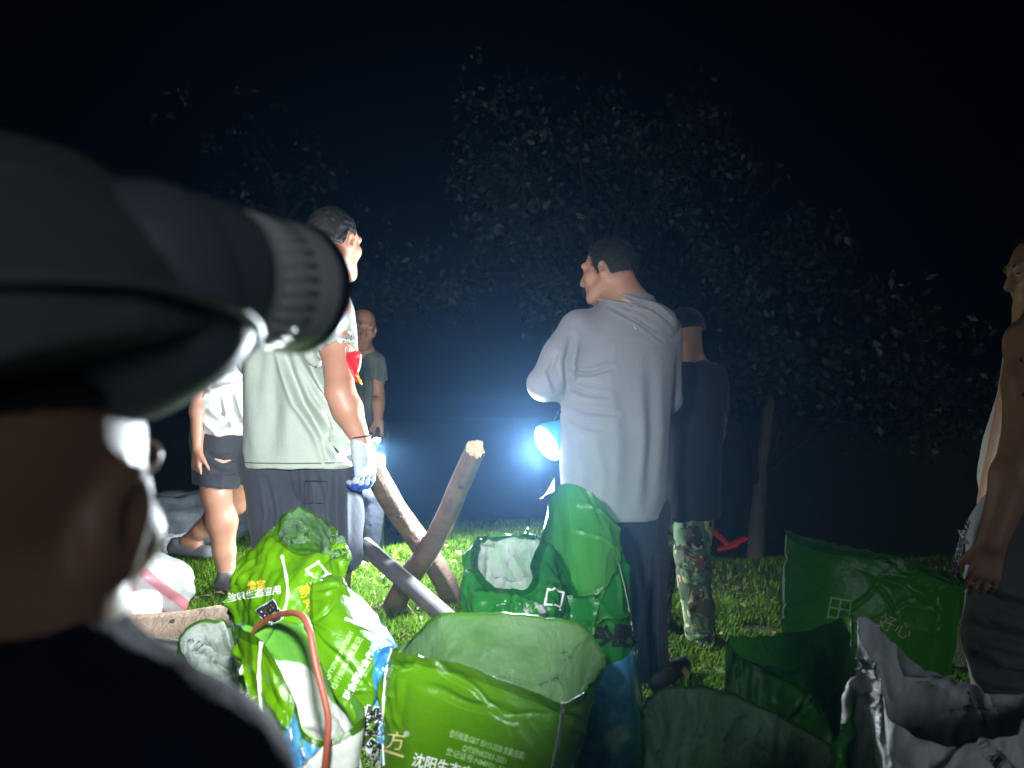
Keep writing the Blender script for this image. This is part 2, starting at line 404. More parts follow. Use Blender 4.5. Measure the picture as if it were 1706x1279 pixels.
def lathe(prof, origin, axis, n=40):               # prof: (distance along axis, radius)
    a = np.array(axis, float); a /= np.linalg.norm(a); up = np.array([0, 0, 1.0])
    s = np.cross(a, up); s /= np.linalg.norm(s); b = np.cross(s, a); V = []; F = []
    for t, r in prof:
        an = np.linspace(0, 2*np.pi, n, endpoint=False)
        V.append(np.array(origin) + a*t + r*(np.cos(an)[:, None]*s + np.sin(an)[:, None]*b))
    m = len(prof)
    for i in range(m-1):
        for j in range(n): F.append((i*n+j, i*n+(j+1) % n, (i+1)*n+(j+1) % n, (i+1)*n+j))
    return np.concatenate(V), F
def lathe_obj(name, prof, origin, axis, mat, parent, n=40):
    V, F = lathe(prof, origin, axis, n); return mesh(name, V, F, mat, parent)

# ------------------------------------------------------------------ lamps (each parented to a modelled lamp)
def spot(name, loc, target, energy, angle, blend, color, radius, parent):
    d = bpy.data.lights.new(name, 'SPOT'); d.energy = energy; d.spot_size = math.radians(angle); d.spot_blend = blend; d.color = color; d.shadow_soft_size = radius
    o = bpy.data.objects.new(name, d); C.objects.link(o)
    o.parent = parent; o.matrix_parent_inverse = parent.matrix_basis.inverted()
    o.location = loc; v = Vector(target) - Vector(loc); o.rotation_euler = v.to_track_quat('-Z', 'Y').to_euler()
    return o

# ------------------------------------------------------------------ ground and grass
m, nt, b, out = newmat('lawn_soil')
tc = nd(nt, 'ShaderNodeTexCoord'); n1 = nd(nt, 'ShaderNodeTexNoise', Scale=7, Detail=8, Roughness=.7); nt.links.new(tc.outputs['Object'], n1.inputs['Vector'])
nt.links.new(ramp(nt, n1.outputs['Fac'], [(.3, (.028, .035, .012)), (.55, (.05, .075, .018)), (.75, (.06, .05, .03))]), b.inputs['Base Color'])
b.inputs['Roughness'].default_value = .95
bp = nd(nt, 'ShaderNodeBump', Strength=1, Distance=.03); n2 = nd(nt, 'ShaderNodeTexNoise', Scale=60, Detail=6); nt.links.new(tc.outputs['Object'], n2.inputs['Vector'])
nt.links.new(n2.outputs['Fac'], bp.inputs['Height']); nt.links.new(bp.outputs[0], b.inputs['Normal'])
M['soil'] = m
gx = np.concatenate([-np.geomspace(250, 6.2, 20), np.linspace(-6, 6, 121), np.geomspace(6.2, 250, 20)])
gy = np.concatenate([-np.geomspace(120, 2.2, 14), np.linspace(-2, 12, 141), np.geomspace(12.3, 400, 22)])
X, Y = np.meshgrid(gx, gy, indexing='ij'); Z = ground_z(X, Y)
V = np.stack([X, Y, Z], -1).reshape(-1, 3); ny = len(gy)
i, j = np.meshgrid(np.arange(len(gx) - 1), np.arange(ny - 1), indexing='ij'); q = (i * ny + j).ravel()
tag(mesh('ground', V, np.stack([q, q + ny, q + ny + 1, q + 1], 1), M['soil']), kind='structure')

m, nt, b, out = newmat('grass_blade')
at = nd(nt, 'ShaderNodeAttribute', attribute_name='tint')
col = ramp(nt, at.outputs['Fac'], [(0, (.045, .105, .004)), (.5, (.095, .21, .006)), (.85, (.15, .27, .012)), (1, (.24, .22, .06))])
nt.links.new(col, b.inputs['Base Color']); b.inputs['Roughness'].default_value = .6; b.inputs['Specular IOR Level'].default_value = .2
tl = nd(nt, 'ShaderNodeBsdfTranslucent'); nt.links.new(col, tl.inputs['Color'])
mx = nd(nt, 'ShaderNodeMixShader', Fac=.35); nt.links.new(b.outputs[0], mx.inputs[1]); nt.links.new(tl.outputs[0], mx.inputs[2]); nt.links.new(mx.outputs[0], out.inputs['Surface'])
M['grass'] = m
def grass(n, x0, x1, y0, y1, hmin, hmax, w):
    x = rng.uniform(x0, x1, n); y = rng.uniform(y0, y1, n)
    keep = vnoise(np.stack([x, y, x*0], -1), 2.6, 12) + .5*vnoise(np.stack([x, y, x*0], -1), 9, 13) > -.50; x, y = x[keep], y[keep]; n = len(x)
    P0 = np.stack([x, y, ground_z(x, y) - .004], -1)
    a = rng.uniform(0, 2 * np.pi, n); lean = rng.uniform(.1, .9, n) ** 1.1; dry = rng.random(n) < .05; lean[dry] = rng.uniform(1, 2.2, dry.sum())
    tall = .75 + .5 * (vnoise(np.stack([x, y, y * 0], -1), 3.0, 9)) ; hgt = rng.uniform(hmin, hmax, n) * tall
    D = np.stack([np.cos(a), np.sin(a), np.zeros(n)], -1); S = np.stack([-np.sin(a), np.cos(a), np.zeros(n)], -1) * (w * rng.uniform(.6, 1.3, n))[:, None]
    up = np.array([0, 0, 1.0])
    mid = P0 + up * (hgt * .6)[:, None] + D * (hgt * lean * .3)[:, None]
    tip = P0 + up * (hgt * (1 - .35 * lean))[:, None] + D * (hgt * lean)[:, None]
    V = np.stack([P0 - S, P0 + S, mid + S * .8, mid - S * .8, tip], 1).reshape(-1, 3)
    t = np.clip(rng.normal(.45, .2, n) + .2 * vnoise(P0, 1.7, 4), 0, 1)
    t[dry] = 1.0
    return V, n, t
parts = [grass(70000, -2.1, .6, 2.9, 5.2, .035, .085, .0032), grass(26000, -2.6, 1.1, 5.2, 7.0, .04, .09, .0045),
         grass(30000, .5, 1.9, 2.3, 4.6, .04, .09, .0032), grass(14000, -1.4, .6, 1.9, 2.9, .04, .08, .003), grass(16000, .6, 4.5, 4.2, 9, .05, .1, .006)]
Vs = np.concatenate([p[0] for p in parts]); n = sum(p[1] for p in parts); k = np.arange(n) * 5
me = bpy.data.meshes.new('grass'); me.vertices.add(n * 5); me.vertices.foreach_set('co', Vs.astype(np.float32).ravel())
lo = np.stack([k, k + 1, k + 2, k + 3, k + 3, k + 2, k + 4], 1).astype(np.int32)
me.loops.add(n * 7); me.loops.foreach_set('vertex_index', lo.ravel()); me.polygons.add(n * 2)
st = np.stack([np.arange(n) * 7, np.arange(n) * 7 + 4], 1).astype(np.int32).ravel()
me.polygons.foreach_set('loop_start', st); me.polygons.foreach_set('loop_total', np.tile(np.array([4, 3], np.int32), n)); me.update(calc_edges=True)
at = me.attributes.new('tint', 'FLOAT', 'POINT'); at.data.foreach_set('value', np.repeat(np.concatenate([p[2] for p in parts]), 5).astype(np.float32))
me.materials.append(M['grass']); tag(link('grass', me), 'short green lawn grass around the feet of the men', 'grass', kind='stuff')

# fallen leaves and scraps trodden into the lawn
r = np.random.default_rng(15); n = 420; x = r.uniform(-2.2, 1.6, n); y = r.uniform(2.4, 5.4, n); P = np.stack([x, y, ground_z(x, y) + r.uniform(.012, .05, n)], -1); a = r.uniform(0, 6.28, n)
d = np.stack([np.cos(a), np.sin(a), r.normal(0, .25, n)], -1); sd = np.stack([-np.sin(a), np.cos(a), r.normal(0, .3, n)], -1); L = r.uniform(.015, .04, n)[:, None]
V = np.stack([P - d*L, P + sd*L*.45 + [0, 0, .006], P + d*L, P - sd*L*.45 + [0, 0, .006], P], 1).reshape(-1, 3); k = np.arange(n)*5
M['dead_leaf'] = basic('dead_leaf', (.16, .10, .05), (.26, .19, .10), .8, 6, .3, 60)
tag(mesh('fallen_leaves', V, np.concatenate([np.stack([k + i, k + (i + 1) % 4, k + 4], 1) for i in range(4)]), M['dead_leaf']), 'dry fallen leaves scattered over the lawn', 'leaves', kind='stuff')

# ------------------------------------------------------------------ trees
m, nt, b, out = newmat('leaf')
at = nd(nt, 'ShaderNodeAttribute', attribute_name='tint')
col = ramp(nt, at.outputs['Fac'], [(0, (.006, .016, .008)), (.6, (.018, .034, .02)), (.85, (.05, .07, .055)), (1, (.13, .16, .14))])  # palest tints paint glints of light onto some leaves
nt.links.new(col, b.inputs['Base Color']); b.inputs['Roughness'].default_value = .45; b.inputs['Specular IOR Level'].default_value = .45
tl = nd(nt, 'ShaderNodeBsdfTranslucent'); nt.links.new(col, tl.inputs['Color'])
mx = nd(nt, 'ShaderNodeMixShader', Fac=.3); nt.links.new(b.outputs[0], mx.inputs[1]); nt.links.new(tl.outputs[0], mx.inputs[2]); nt.links.new(mx.outputs[0], out.inputs['Surface'])
M['leaf'] = m
M['bark'] = basic('bark', (.085, .075, .062), (.05, .043, .034), .9, 7, 1.0, 24, .2, stretch=(1, 1, .3), bdist=.03)
M['bark_shaded'] = basic('shaded_bark', (.018, .016, .013), (.012, .010, .008), .95, 7, 1.0, 24, .15, stretch=(1, 1, .3), bdist=.03)  # bark darkened so limbs sink into the night: shade put into the colour
def tree(label, base, top, r0, bark, clumps, leaf, mult, seed):
    r = np.random.default_rng(seed); t = empty('tree', base)
    base = np.array(base); top = np.array(top)
    p = spline([base, base * .6 + top * .4 + r.normal(0, .04, 3), top], 8)
    Vt, Ft = tube_mesh(p, np.linspace(r0, r0 * .45, len(p)), 14, seed=seed, rough=.12); mesh('trunk', Vt, Ft, bark, t)
    for c, rad, cnt in clumps:
        c = np.array(c); s0 = p[int(r.integers(len(p) // 2, len(p)))]
        q = spline([s0, s0 * .5 + c * .5 + np.array([0, 0, .15]), c], 6)
        Vb, Fb = tube_mesh(q, np.linspace(r0 * .4, r0 * .08, len(q)), 8); mesh('branch', Vb, Fb, M['bark_shaded'], t)
    P = []; tt = []
    for c, rad, cnt in clumps:
        tw = np.array(c) + np.clip(r.normal(0, .55, (max(int(cnt * mult) // 9, 2), 3)), -1.2, 1.2) * np.array(rad)
        for k in tw:                                # leaves hang in small sprays round each twig
            P.append(k + r.normal(0, .09, (9, 3)) * np.array([1, 1, .8])); tt.append(np.full(9, r.random()))
    P = np.concatenate(P); n = len(P); tint = np.clip(np.concatenate(tt) * .6 + r.random(n) * .4, 0, 1)
    d = r.normal(size=(n, 3)); d[:, 2] -= .7; d /= np.linalg.norm(d, axis=1)[:, None]
    s = np.cross(d, r.normal(size=(n, 3))); s /= np.linalg.norm(s, axis=1)[:, None]; nn = np.cross(d, s)
    L = (leaf * r.uniform(.6, 1.3, n))[:, None]
    V = np.stack([P, P + d*L*.45 + s*L*.27 + nn*L*.06, P + d*L, P + d*L*.45 - s*L*.27 + nn*L*.06], 1).reshape(-1, 3)
    k = np.arange(n) * 4
    F = np.stack([np.concatenate([k, k]), np.concatenate([k + 1, k + 2]), np.concatenate([k + 2, k + 3])], 1)
    o = mesh('crown', V, F, M['leaf'], t, smooth_shade=False)
    a = o.data.attributes.new('tint', 'FLOAT', 'POINT'); a.data.foreach_set('value', np.repeat(tint, 4).astype(np.float32))
    return tag(t, label, 'tree', 'trees behind the men')
def clump(px, py, d, r, n): return (W(px, py, d), (r, r * 1.1, r * .8), n)
gb = lambda px, d: (((px - CX) * d / FPX), d, float(ground_z((px - CX) * d / FPX, d)) - .1)
tree('tree with a pale leaning trunk behind the man in camouflage trousers', gb(1258, 6.2), W(1285, 640, 6.2), .082, M['bark'],
     [clump(1290, 610, 6.1, .30, 260), clump(1360, 600, 6.0, .34, 300), clump(1430, 640, 6.0, .34, 260), clump(1500, 680, 6.1, .34, 240), clump(1600, 680, 6.3, .4, 200),
      clump(1250, 480, 6.4, .34, 190), clump(1330, 420, 6.5, .36, 150), clump(1210, 640, 6.0, .25, 120), clump(1420, 500, 6.5, .45, 140), clump(1540, 560, 6.6, .45, 130), clump(1240, 360, 6.6, .5, 120)], .085, 2.4, 11)
tree('dark leafy tree rising behind the head of the man in the grey hoodie', gb(985, 7.6), W(1000, 430, 7.6), .13, M['bark_shaded'],
     [clump(820, 290, 7.4, .36, 210), clump(850, 370, 7.3, .42, 260), clump(900, 400, 7.3, .40, 220), clump(960, 230, 7.6, .5, 190), clump(1060, 250, 7.6, .5, 230), clump(1100, 330, 7.5, .45, 200),
      clump(920, 500, 7.2, .30, 150), clump(1150, 240, 7.8, .5, 160), clump(1150, 460, 7.5, .4, 140), clump(840, 170, 7.8, .4, 90), clump(1000, 350, 7.9, .7, 220), clump(760, 470, 7.6, .35, 90)], .085, 2.4, 23)
tree('faint tree in the dark between the headlamp and the far bald man', gb(440, 11.0), W(470, 330, 11.0), .15, M['bark_shaded'],
     [clump(420, 250, 11, .8, 200), clump(520, 330, 11, .8, 200), clump(620, 420, 10.8, .6, 160), clump(700, 490, 10.6, .5, 160), clump(350, 360, 11, .8, 200), clump(640, 500, 10.4, .45, 140)], .11, .8, 37)

# ------------------------------------------------------------------ body pieces
def frame(yaw, pitch=0, roll=0):                    # columns right, forward, up; yaw 0 looks away from the camera, + turns to the right
    R = Euler((math.radians(-pitch), math.radians(roll), 0)).to_matrix(); Y_ = Matrix.Rotation(math.radians(-yaw), 3, 'Z')
    return np.array(Y_ @ R)
def head(s, c, R, k=1.0):
    T = lambda x, y, z: np.array(c) + R @ (np.array([x, y, z]) * k)
    s.ell(T(0, -.012, .030), np.array([.077, .097, .088]) * k, R, .02)
    s.ell(T(0, .033, -.037), np.array([.061, .067, .075]) * k, R, .03)
    s.cone(T(-.022, .072, -.100), T(.022, .072, -.100), .023 * k, .023 * k, .025)
    for e in (-1, 1):
        s.cone(T(e*.055, -.01, -.05), T(e*.036, .05, -.088), .024 * k, .02 * k, .03)
        s.ell(T(e*.044, .060, -.018), np.array([.026, .026, .024]) * k, R, .02)
    s.cone(T(-.042, .082, .032), T(.042, .082, .032), .012 * k, .012 * k, .018)
    for e in (-1, 1): s.ell(T(e*.031, .104, .008), np.array([.019, .017, .012]) * k, R, .012, 'cut')
    for e in (-1, 1): s.ell(T(e*.031, .080, .008), np.array([.015, .012, .011]) * k, R, .004)
    s.chain([T(0, .088, .020), T(0, .103, -.012), T(0, .108, -.026)], [.009 * k, .011 * k, .015 * k], .01)
    for e in (-1, 1): s.ell(T(e*.015, .094, -.028), np.array([.010, .011, .009]) * k, R, .006)
    s.cone(T(-.020, .087, -.056), T(.020, .087, -.056), .0075 * k, .0075 * k, .008)
    s.cone(T(-.016, .086, -.068), T(.016, .086, -.068), .008 * k, .008 * k, .008)
    s.cone(T(-.026, .0975, -.0625), T(.026, .0975, -.0625), .004 * k, .004 * k, .004, 'cut')
    for e in (-1, 1):
        Re = R @ np.array(Matrix.Rotation(e * math.radians(-22), 3, 'Z') @ Matrix.Rotation(math.radians(-12), 3, 'X'))
        s.ell(T(e*.081, -.012, -.006), np.array([.010, .022, .034]) * k, Re, .006)
        s.ell(T(e*.091, -.008, -.002), np.array([.008, .011, .019]) * k, Re, .004, 'cut')
        s.ell(T(e*.080, .000, -.030), np.array([.008, .011, .012]) * k, Re, .006)
def hand(s, wr, fwd, nrm, side, curl=.5, k=1.0, spread=1.0):
    """fwd: wrist to knuckles; nrm: out of the palm; side: +1 thumb lies along cross(fwd, nrm)"""
    f = np.array(fwd, float); f /= np.linalg.norm(f); n_ = np.array(nrm, float); n_ -= f * (n_ @ f); n_ /= np.linalg.norm(n_)
    t = np.cross(f, n_) * side; wr = np.array(wr, float)
    for o in (-.028, -.010, .010, .028):
        s.cone(wr + f*.012*k + t*o*.7*k, wr + f*.088*k + t*o*k, .016*k, .0125*k, .012)
    for q, (o, ln) in enumerate(((.030, .066), (.0105, .076), (-.0095, .070), (-.029, .054))):
        p = wr + f*.086*k + t*o*k; d = f + t*o*4*spread; d /= np.linalg.norm(d); a = curl * (.9 + .12*q)
        for sgm, (fr, r) in enumerate(((.46, .0098), (.30, .0088), (.24, .0078))):
            a2 = a * (.55 + .75 * sgm); dd = d*math.cos(a2) + n_*math.sin(a2)
            e = p + dd*ln*fr*1.12*k; s.cone(p, e, r*k, (r - .0008)*k, .0025); p = e
    p = wr + f*.024*k + t*.030*k; d = t*.48 + f*.85 + n_*.3
    for ln, r, tw in ((.040, .0145, 0), (.034, .011, .35), (.026, .0095, .6)):
        dd = d + f*tw*.6 + n_*curl*tw*1.1; dd /= np.linalg.norm(dd); e = p + dd*ln*k; s.cone(p, e, r*k, (r - .0015)*k, .006); p = e
def limbbox(pts, pad=.2):
    P = np.array(pts); return P.min(0) - pad, P.max(0) + pad
def arm(s, sh, el, wr, k=1.0):
    sh, el, wr = map(np.array, (sh, el, wr))
    s.chain([sh, sh*.6 + el*.4, el], [.054*k, .049*k, .041*k], .03)
    s.chain([el, el*.68 + wr*.32, wr], [.041*k, .043*k, .027*k], .02)
def leg(s, hp, kn, an, k=1.0, back=(0, -1, 0)):
    hp, kn, an = map(np.array, (hp, kn, an)); bk = np.array(back, float)
    s.chain([hp, hp*.5 + kn*.5, kn], [.088*k, .076*k, .056*k], .03)
    s.chain([kn, kn*.66 + an*.34 + bk*.014, kn*.3 + an*.7, an], [.053*k, .058*k, .041*k, .034*k], .03)
def person(label, loc):
    t = empty('person', loc); return tag(t, label, 'person')
def skin_mesh(s, mat, parent, name='body', relax=2):
    V, Q = s.mesh(relax); return mesh(name, V, Q, mat, parent)
def garment(s, name, mat, parent, relax=2, **kw):
    V, Q = s.mesh(relax); V = cloth(V, Q, **kw); return mesh(name, V, Q, mat, parent)
def shoe(name, heel, toe, mat, parent, h=.095, w=.042):
    heel = np.array(heel, float); toe = np.array(toe, float); d = toe - heel; s = SDF(*limbbox([heel, toe], .1), .006)
    up = np.array([0, 0, 1.0])
    s.cone(heel + up*.035, toe + up*.03, w*.95, w*.9, .02)
    s.cone(heel + up*.06 + d*.1, heel + up*.045 + d*.6, w*.9, w*.8, .02)
    s.cone(heel + up*h + d*.12, heel + up*(h - .03) + d*.15, .046, .046, .015)
    s.cone(heel + up*(h + .05) + d*.14, heel + up*(h - .005) + d*.14, .034, .034, .005, 'cut')
    s.plane(heel + up*.0, -up)
    o = skin_mesh(s, mat, parent, name, 1); return o
def fold(pts, d, w, dep):                           # fold line given in photo pixels on a garment d metres away
    return ([(W(x, y, d)[0], W(x, y, d)[2]) for x, y in pts], w, dep)
def eyes(c, R, parent, k=1.0, brow=True):
    T = lambda x, y, z: np.array(c) + R @ (np.array([x, y, z]) * k)
    for e in (-1, 1):
        V, F = tube_mesh(spline([T(e*.020, .0885, .008), T(e*.031, .0905, .0090), T(e*.042, .0855, .007)], 4), [.001, .0018, .0024, .0028, .0030, .0028, .0024, .0018, .001], 6, squash=.8)
        mesh('eye', V, F, M['eye'], parent)
        if brow:
            V, F = tube_mesh(spline([T(e*.017, .0915, .031), T(e*.032, .0920, .035), T(e*.049, .0805, .031)], 4), [.002, .003, .0038, .004, .0042, .004, .0036, .003, .0015], 6)
            mesh('eyebrow', V, F, M['hair'], parent)
def scalp(name, c, R, parent, mat, cuts, k=1.0, grow=.006, h=.005, rough=.003, sc=(1, 1, 1), fuzz=0):
    s = SDF(np.array(c) - .17*k, np.array(c) + .17*k, h); T = lambda x, y, z: np.array(c) + R @ (np.array([x, y, z]) * k)
    s.ell(T(0, -.012, .030), (np.array([.077, .097, .088]) + grow) * np.array(sc) * k, R, 0)
    s.ell(T(0, -.030, -.02), (np.array([.068, .074, .07]) + grow) * k, R, .03)
    for p, nrm in cuts: s.plane(T(*p), R @ np.array(nrm, float), .006)
    V, Q = s.mesh(2); N = vnormals(V, Q); V = V + N * (rough * vnoise(V, 90, 3))[:, None]
    if fuzz:
        r = np.random.default_rng(len(V)); N = vnormals(V, Q); ok = np.where(np.linalg.norm((V - np.array(c)), axis=1) > .06 * k)[0]; i = r.choice(ok, fuzz); d = N[i] + r.normal(0, .55, (fuzz, 3)); d /= np.linalg.norm(d, axis=1)[:, None]
        p = V[i] + r.normal(0, .002, (fuzz, 3)); sd = np.cross(d, r.normal(size=(fuzz, 3))); sd /= np.linalg.norm(sd, axis=1)[:, None]; L = r.uniform(.006, .014, fuzz)[:, None]; n0 = len(V)
        V = np.concatenate([V, np.stack([p - sd*.0006, p + sd*.0006, p + d*L + sd*.0003, p + d*L - sd*.0003], 1).reshape(-1, 3)]); q = n0 + np.arange(fuzz)*4; Q = np.concatenate([Q, np.stack([q, q+1, q+2, q+3], 1)])
    return mesh(name, V, Q, mat, parent)

# ------------------------------------------------------------------ man in the grey hoodie
def grey_man():
    t = person('man in long grey hoodie seen from behind with arms folded', (.42, 2.97, 0))
    c = W(1013, 452, 2.95); R = frame(-62, 8, 2); nb = W(1052, 512, 2.98)
    s = SDF(*limbbox([c, nb], .2), .005); head(s, c, R)
    s.cone(c + R @ np.array([0, -.035, -.05]), nb, .066, .078, .03)
    s.cone(nb + np.array([0, 0, -.02]), nb + np.array([0, 0, -.16]), .09, .05, .03)
    skin_mesh(s, M['skin'], t)
    scalp('hair', c, R, t, M['hair'], [((0, .045, .03), (0, .9, -.45)), ((0, -.02, -.035), (0, -.15, -1)), ((0, .035, .0), (0, 1, -.12))], grow=.006, fuzz=5000)
    eyes(c, R, t)
    X = lambda px: (px - CX) / 424.0; y = 2.98
    s = SDF([-.15, 2.5, .6], [.95, 3.45, 1.66], .0075)
    s.ztube([(.675, X(1022), y, .205, .16, 0), (.9, X(1023), y, .213, .165, 0), (1.1, X(1026), y, .216, .165, 0), (1.3, X(1034), y, .215, .15, 0), (1.43, X(1036), y, .20, .125, 0), (1.50, X(1042), y, .13, .10, 0), (1.55, X(1052), y, .09, .085, 0)], .0)
    sh, el, wr = W(966, 552, 2.93), W(908, 640, 2.90), W(985, 655, 3.16)
    s.chain([sh, sh*.5 + el*.5, el], [.088, .078, .068], .04); s.chain([el, el*.5 + wr*.5, wr], [.066, .058, .046], .02)
    sh2, el2, wr2 = W(1100, 556, 3.0), W(1108, 665, 3.12), W(1030, 668, 3.22)
    s.chain([sh2, el2], [.085, .066], .04); s.chain([el2, wr2], [.064, .046], .03)
    s.ell(W(1090, 528, 2.90), [.095, .085, .055], frame(0, 0, 26), .03)          # hood hanging on the back
    s.ell(W(1052, 505, 2.97), [.092, .09, .05], frame(0, 0, 12), .02)
    s.ell(W(1050, 478, 2.99), [.074, .072, .055], frame(0, 0, 12), .012, 'cut')
    f = [fold([(1000, 494), (1040, 500), (1085, 520), (1118, 548)], 2.9, .008, .016), fold([(1050, 512), (1080, 535), (1110, 552)], 2.9, .008, .016), fold([(1015, 512), (1062, 540), (1100, 570)], 2.9, .007, .010),
         fold([(952, 618), (985, 622), (1022, 612)], 2.8, .008, .016), fold([(950, 640), (975, 655), (1015, 660)], 2.8, .009, .010), fold([(945, 668), (980, 685), (1030, 690)], 2.8, .010, .010), fold([(940, 690), (975, 710), (1010, 716)], 2.8, .009, .009),
         fold([(955, 560), (945, 600), (948, 650)], 2.8, .012, .018), fold([(925, 590), (915, 620), (925, 650)], 2.85, .009, .010), fold([(1085, 600), (1090, 720), (1080, 840)], 2.8, .02, .010), fold([(975, 720), (990, 790), (985, 850)], 2.8, .02, .010), fold([(1040, 640), (1052, 740), (1045, 850)], 2.8, .025, .008)]
    f = [(p_, w_, q_ * .72) for p_, w_, q_ in f]
    o = garment(s, 'hoodie', M['grey_hoodie'], t, folds=f, amp=.004, freq=5, seed=3)
    V, F = tube_mesh(spline([W(990, 498, 2.9), W(1030, 503, 2.865), W(1070, 512, 2.85), W(1112, 540, 2.86)], 8), np.full(25, .004), 6)
    mesh('hood_edge', V, F, M['grey_hoodie'], o)
    V, F = tube_mesh([W(1056, 545, 2.80), W(1061, 549, 2.80)], [.004, .004], 6, squash=.3); mesh('reflective_tab', V, F, M['white_print'], o)
    s = SDF([.0, 2.6, -.02], [.8, 3.35, .9], .0085)
    hR, kR, aR = W(1068, 850, 2.98), W(1070, 985, 2.96), W(1084, 1140, 2.98); hL, kL, aL = W(975, 850, 2.98), W(975, 985, 2.95), W(970, 1140, 2.98)
    s.chain([hR, kR, aR + np.array([0, 0, .02])], [.108, .088, .072], .03); s.chain([hL, kL, aL + np.array([0, 0, .02])], [.108, .088, .072], .03)
    s.cone(hL, hR, .11, .11, .03); s.plane((0, 0, .03), (0, 0, -1))
    garment(s, 'trousers', M['navy_cloth'], t, amp=.006, freq=6, seed=8, stretch=(1, 1, .6), folds=[fold([(1045, 900), (1060, 1000), (1055, 1120)], 2.9, .012, .012), fold([(1090, 930), (1085, 1040), (1092, 1130)], 2.9, .012, .01)])
    shoe('shoe', W(1095, 1147, 2.93) * [1, 1, 0] + [0, 0, .004], W(1136, 1140, 3.12) * [1, 1, 0] + [0, 0, .004], M['shoe_black'], t)
    shoe('shoe', W(972, 1147, 2.95) * [1, 1, 0] + [0, 0, .004], W(955, 1140, 3.16) * [1, 1, 0] + [0, 0, .004], M['shoe_black'], t)
grey_man()

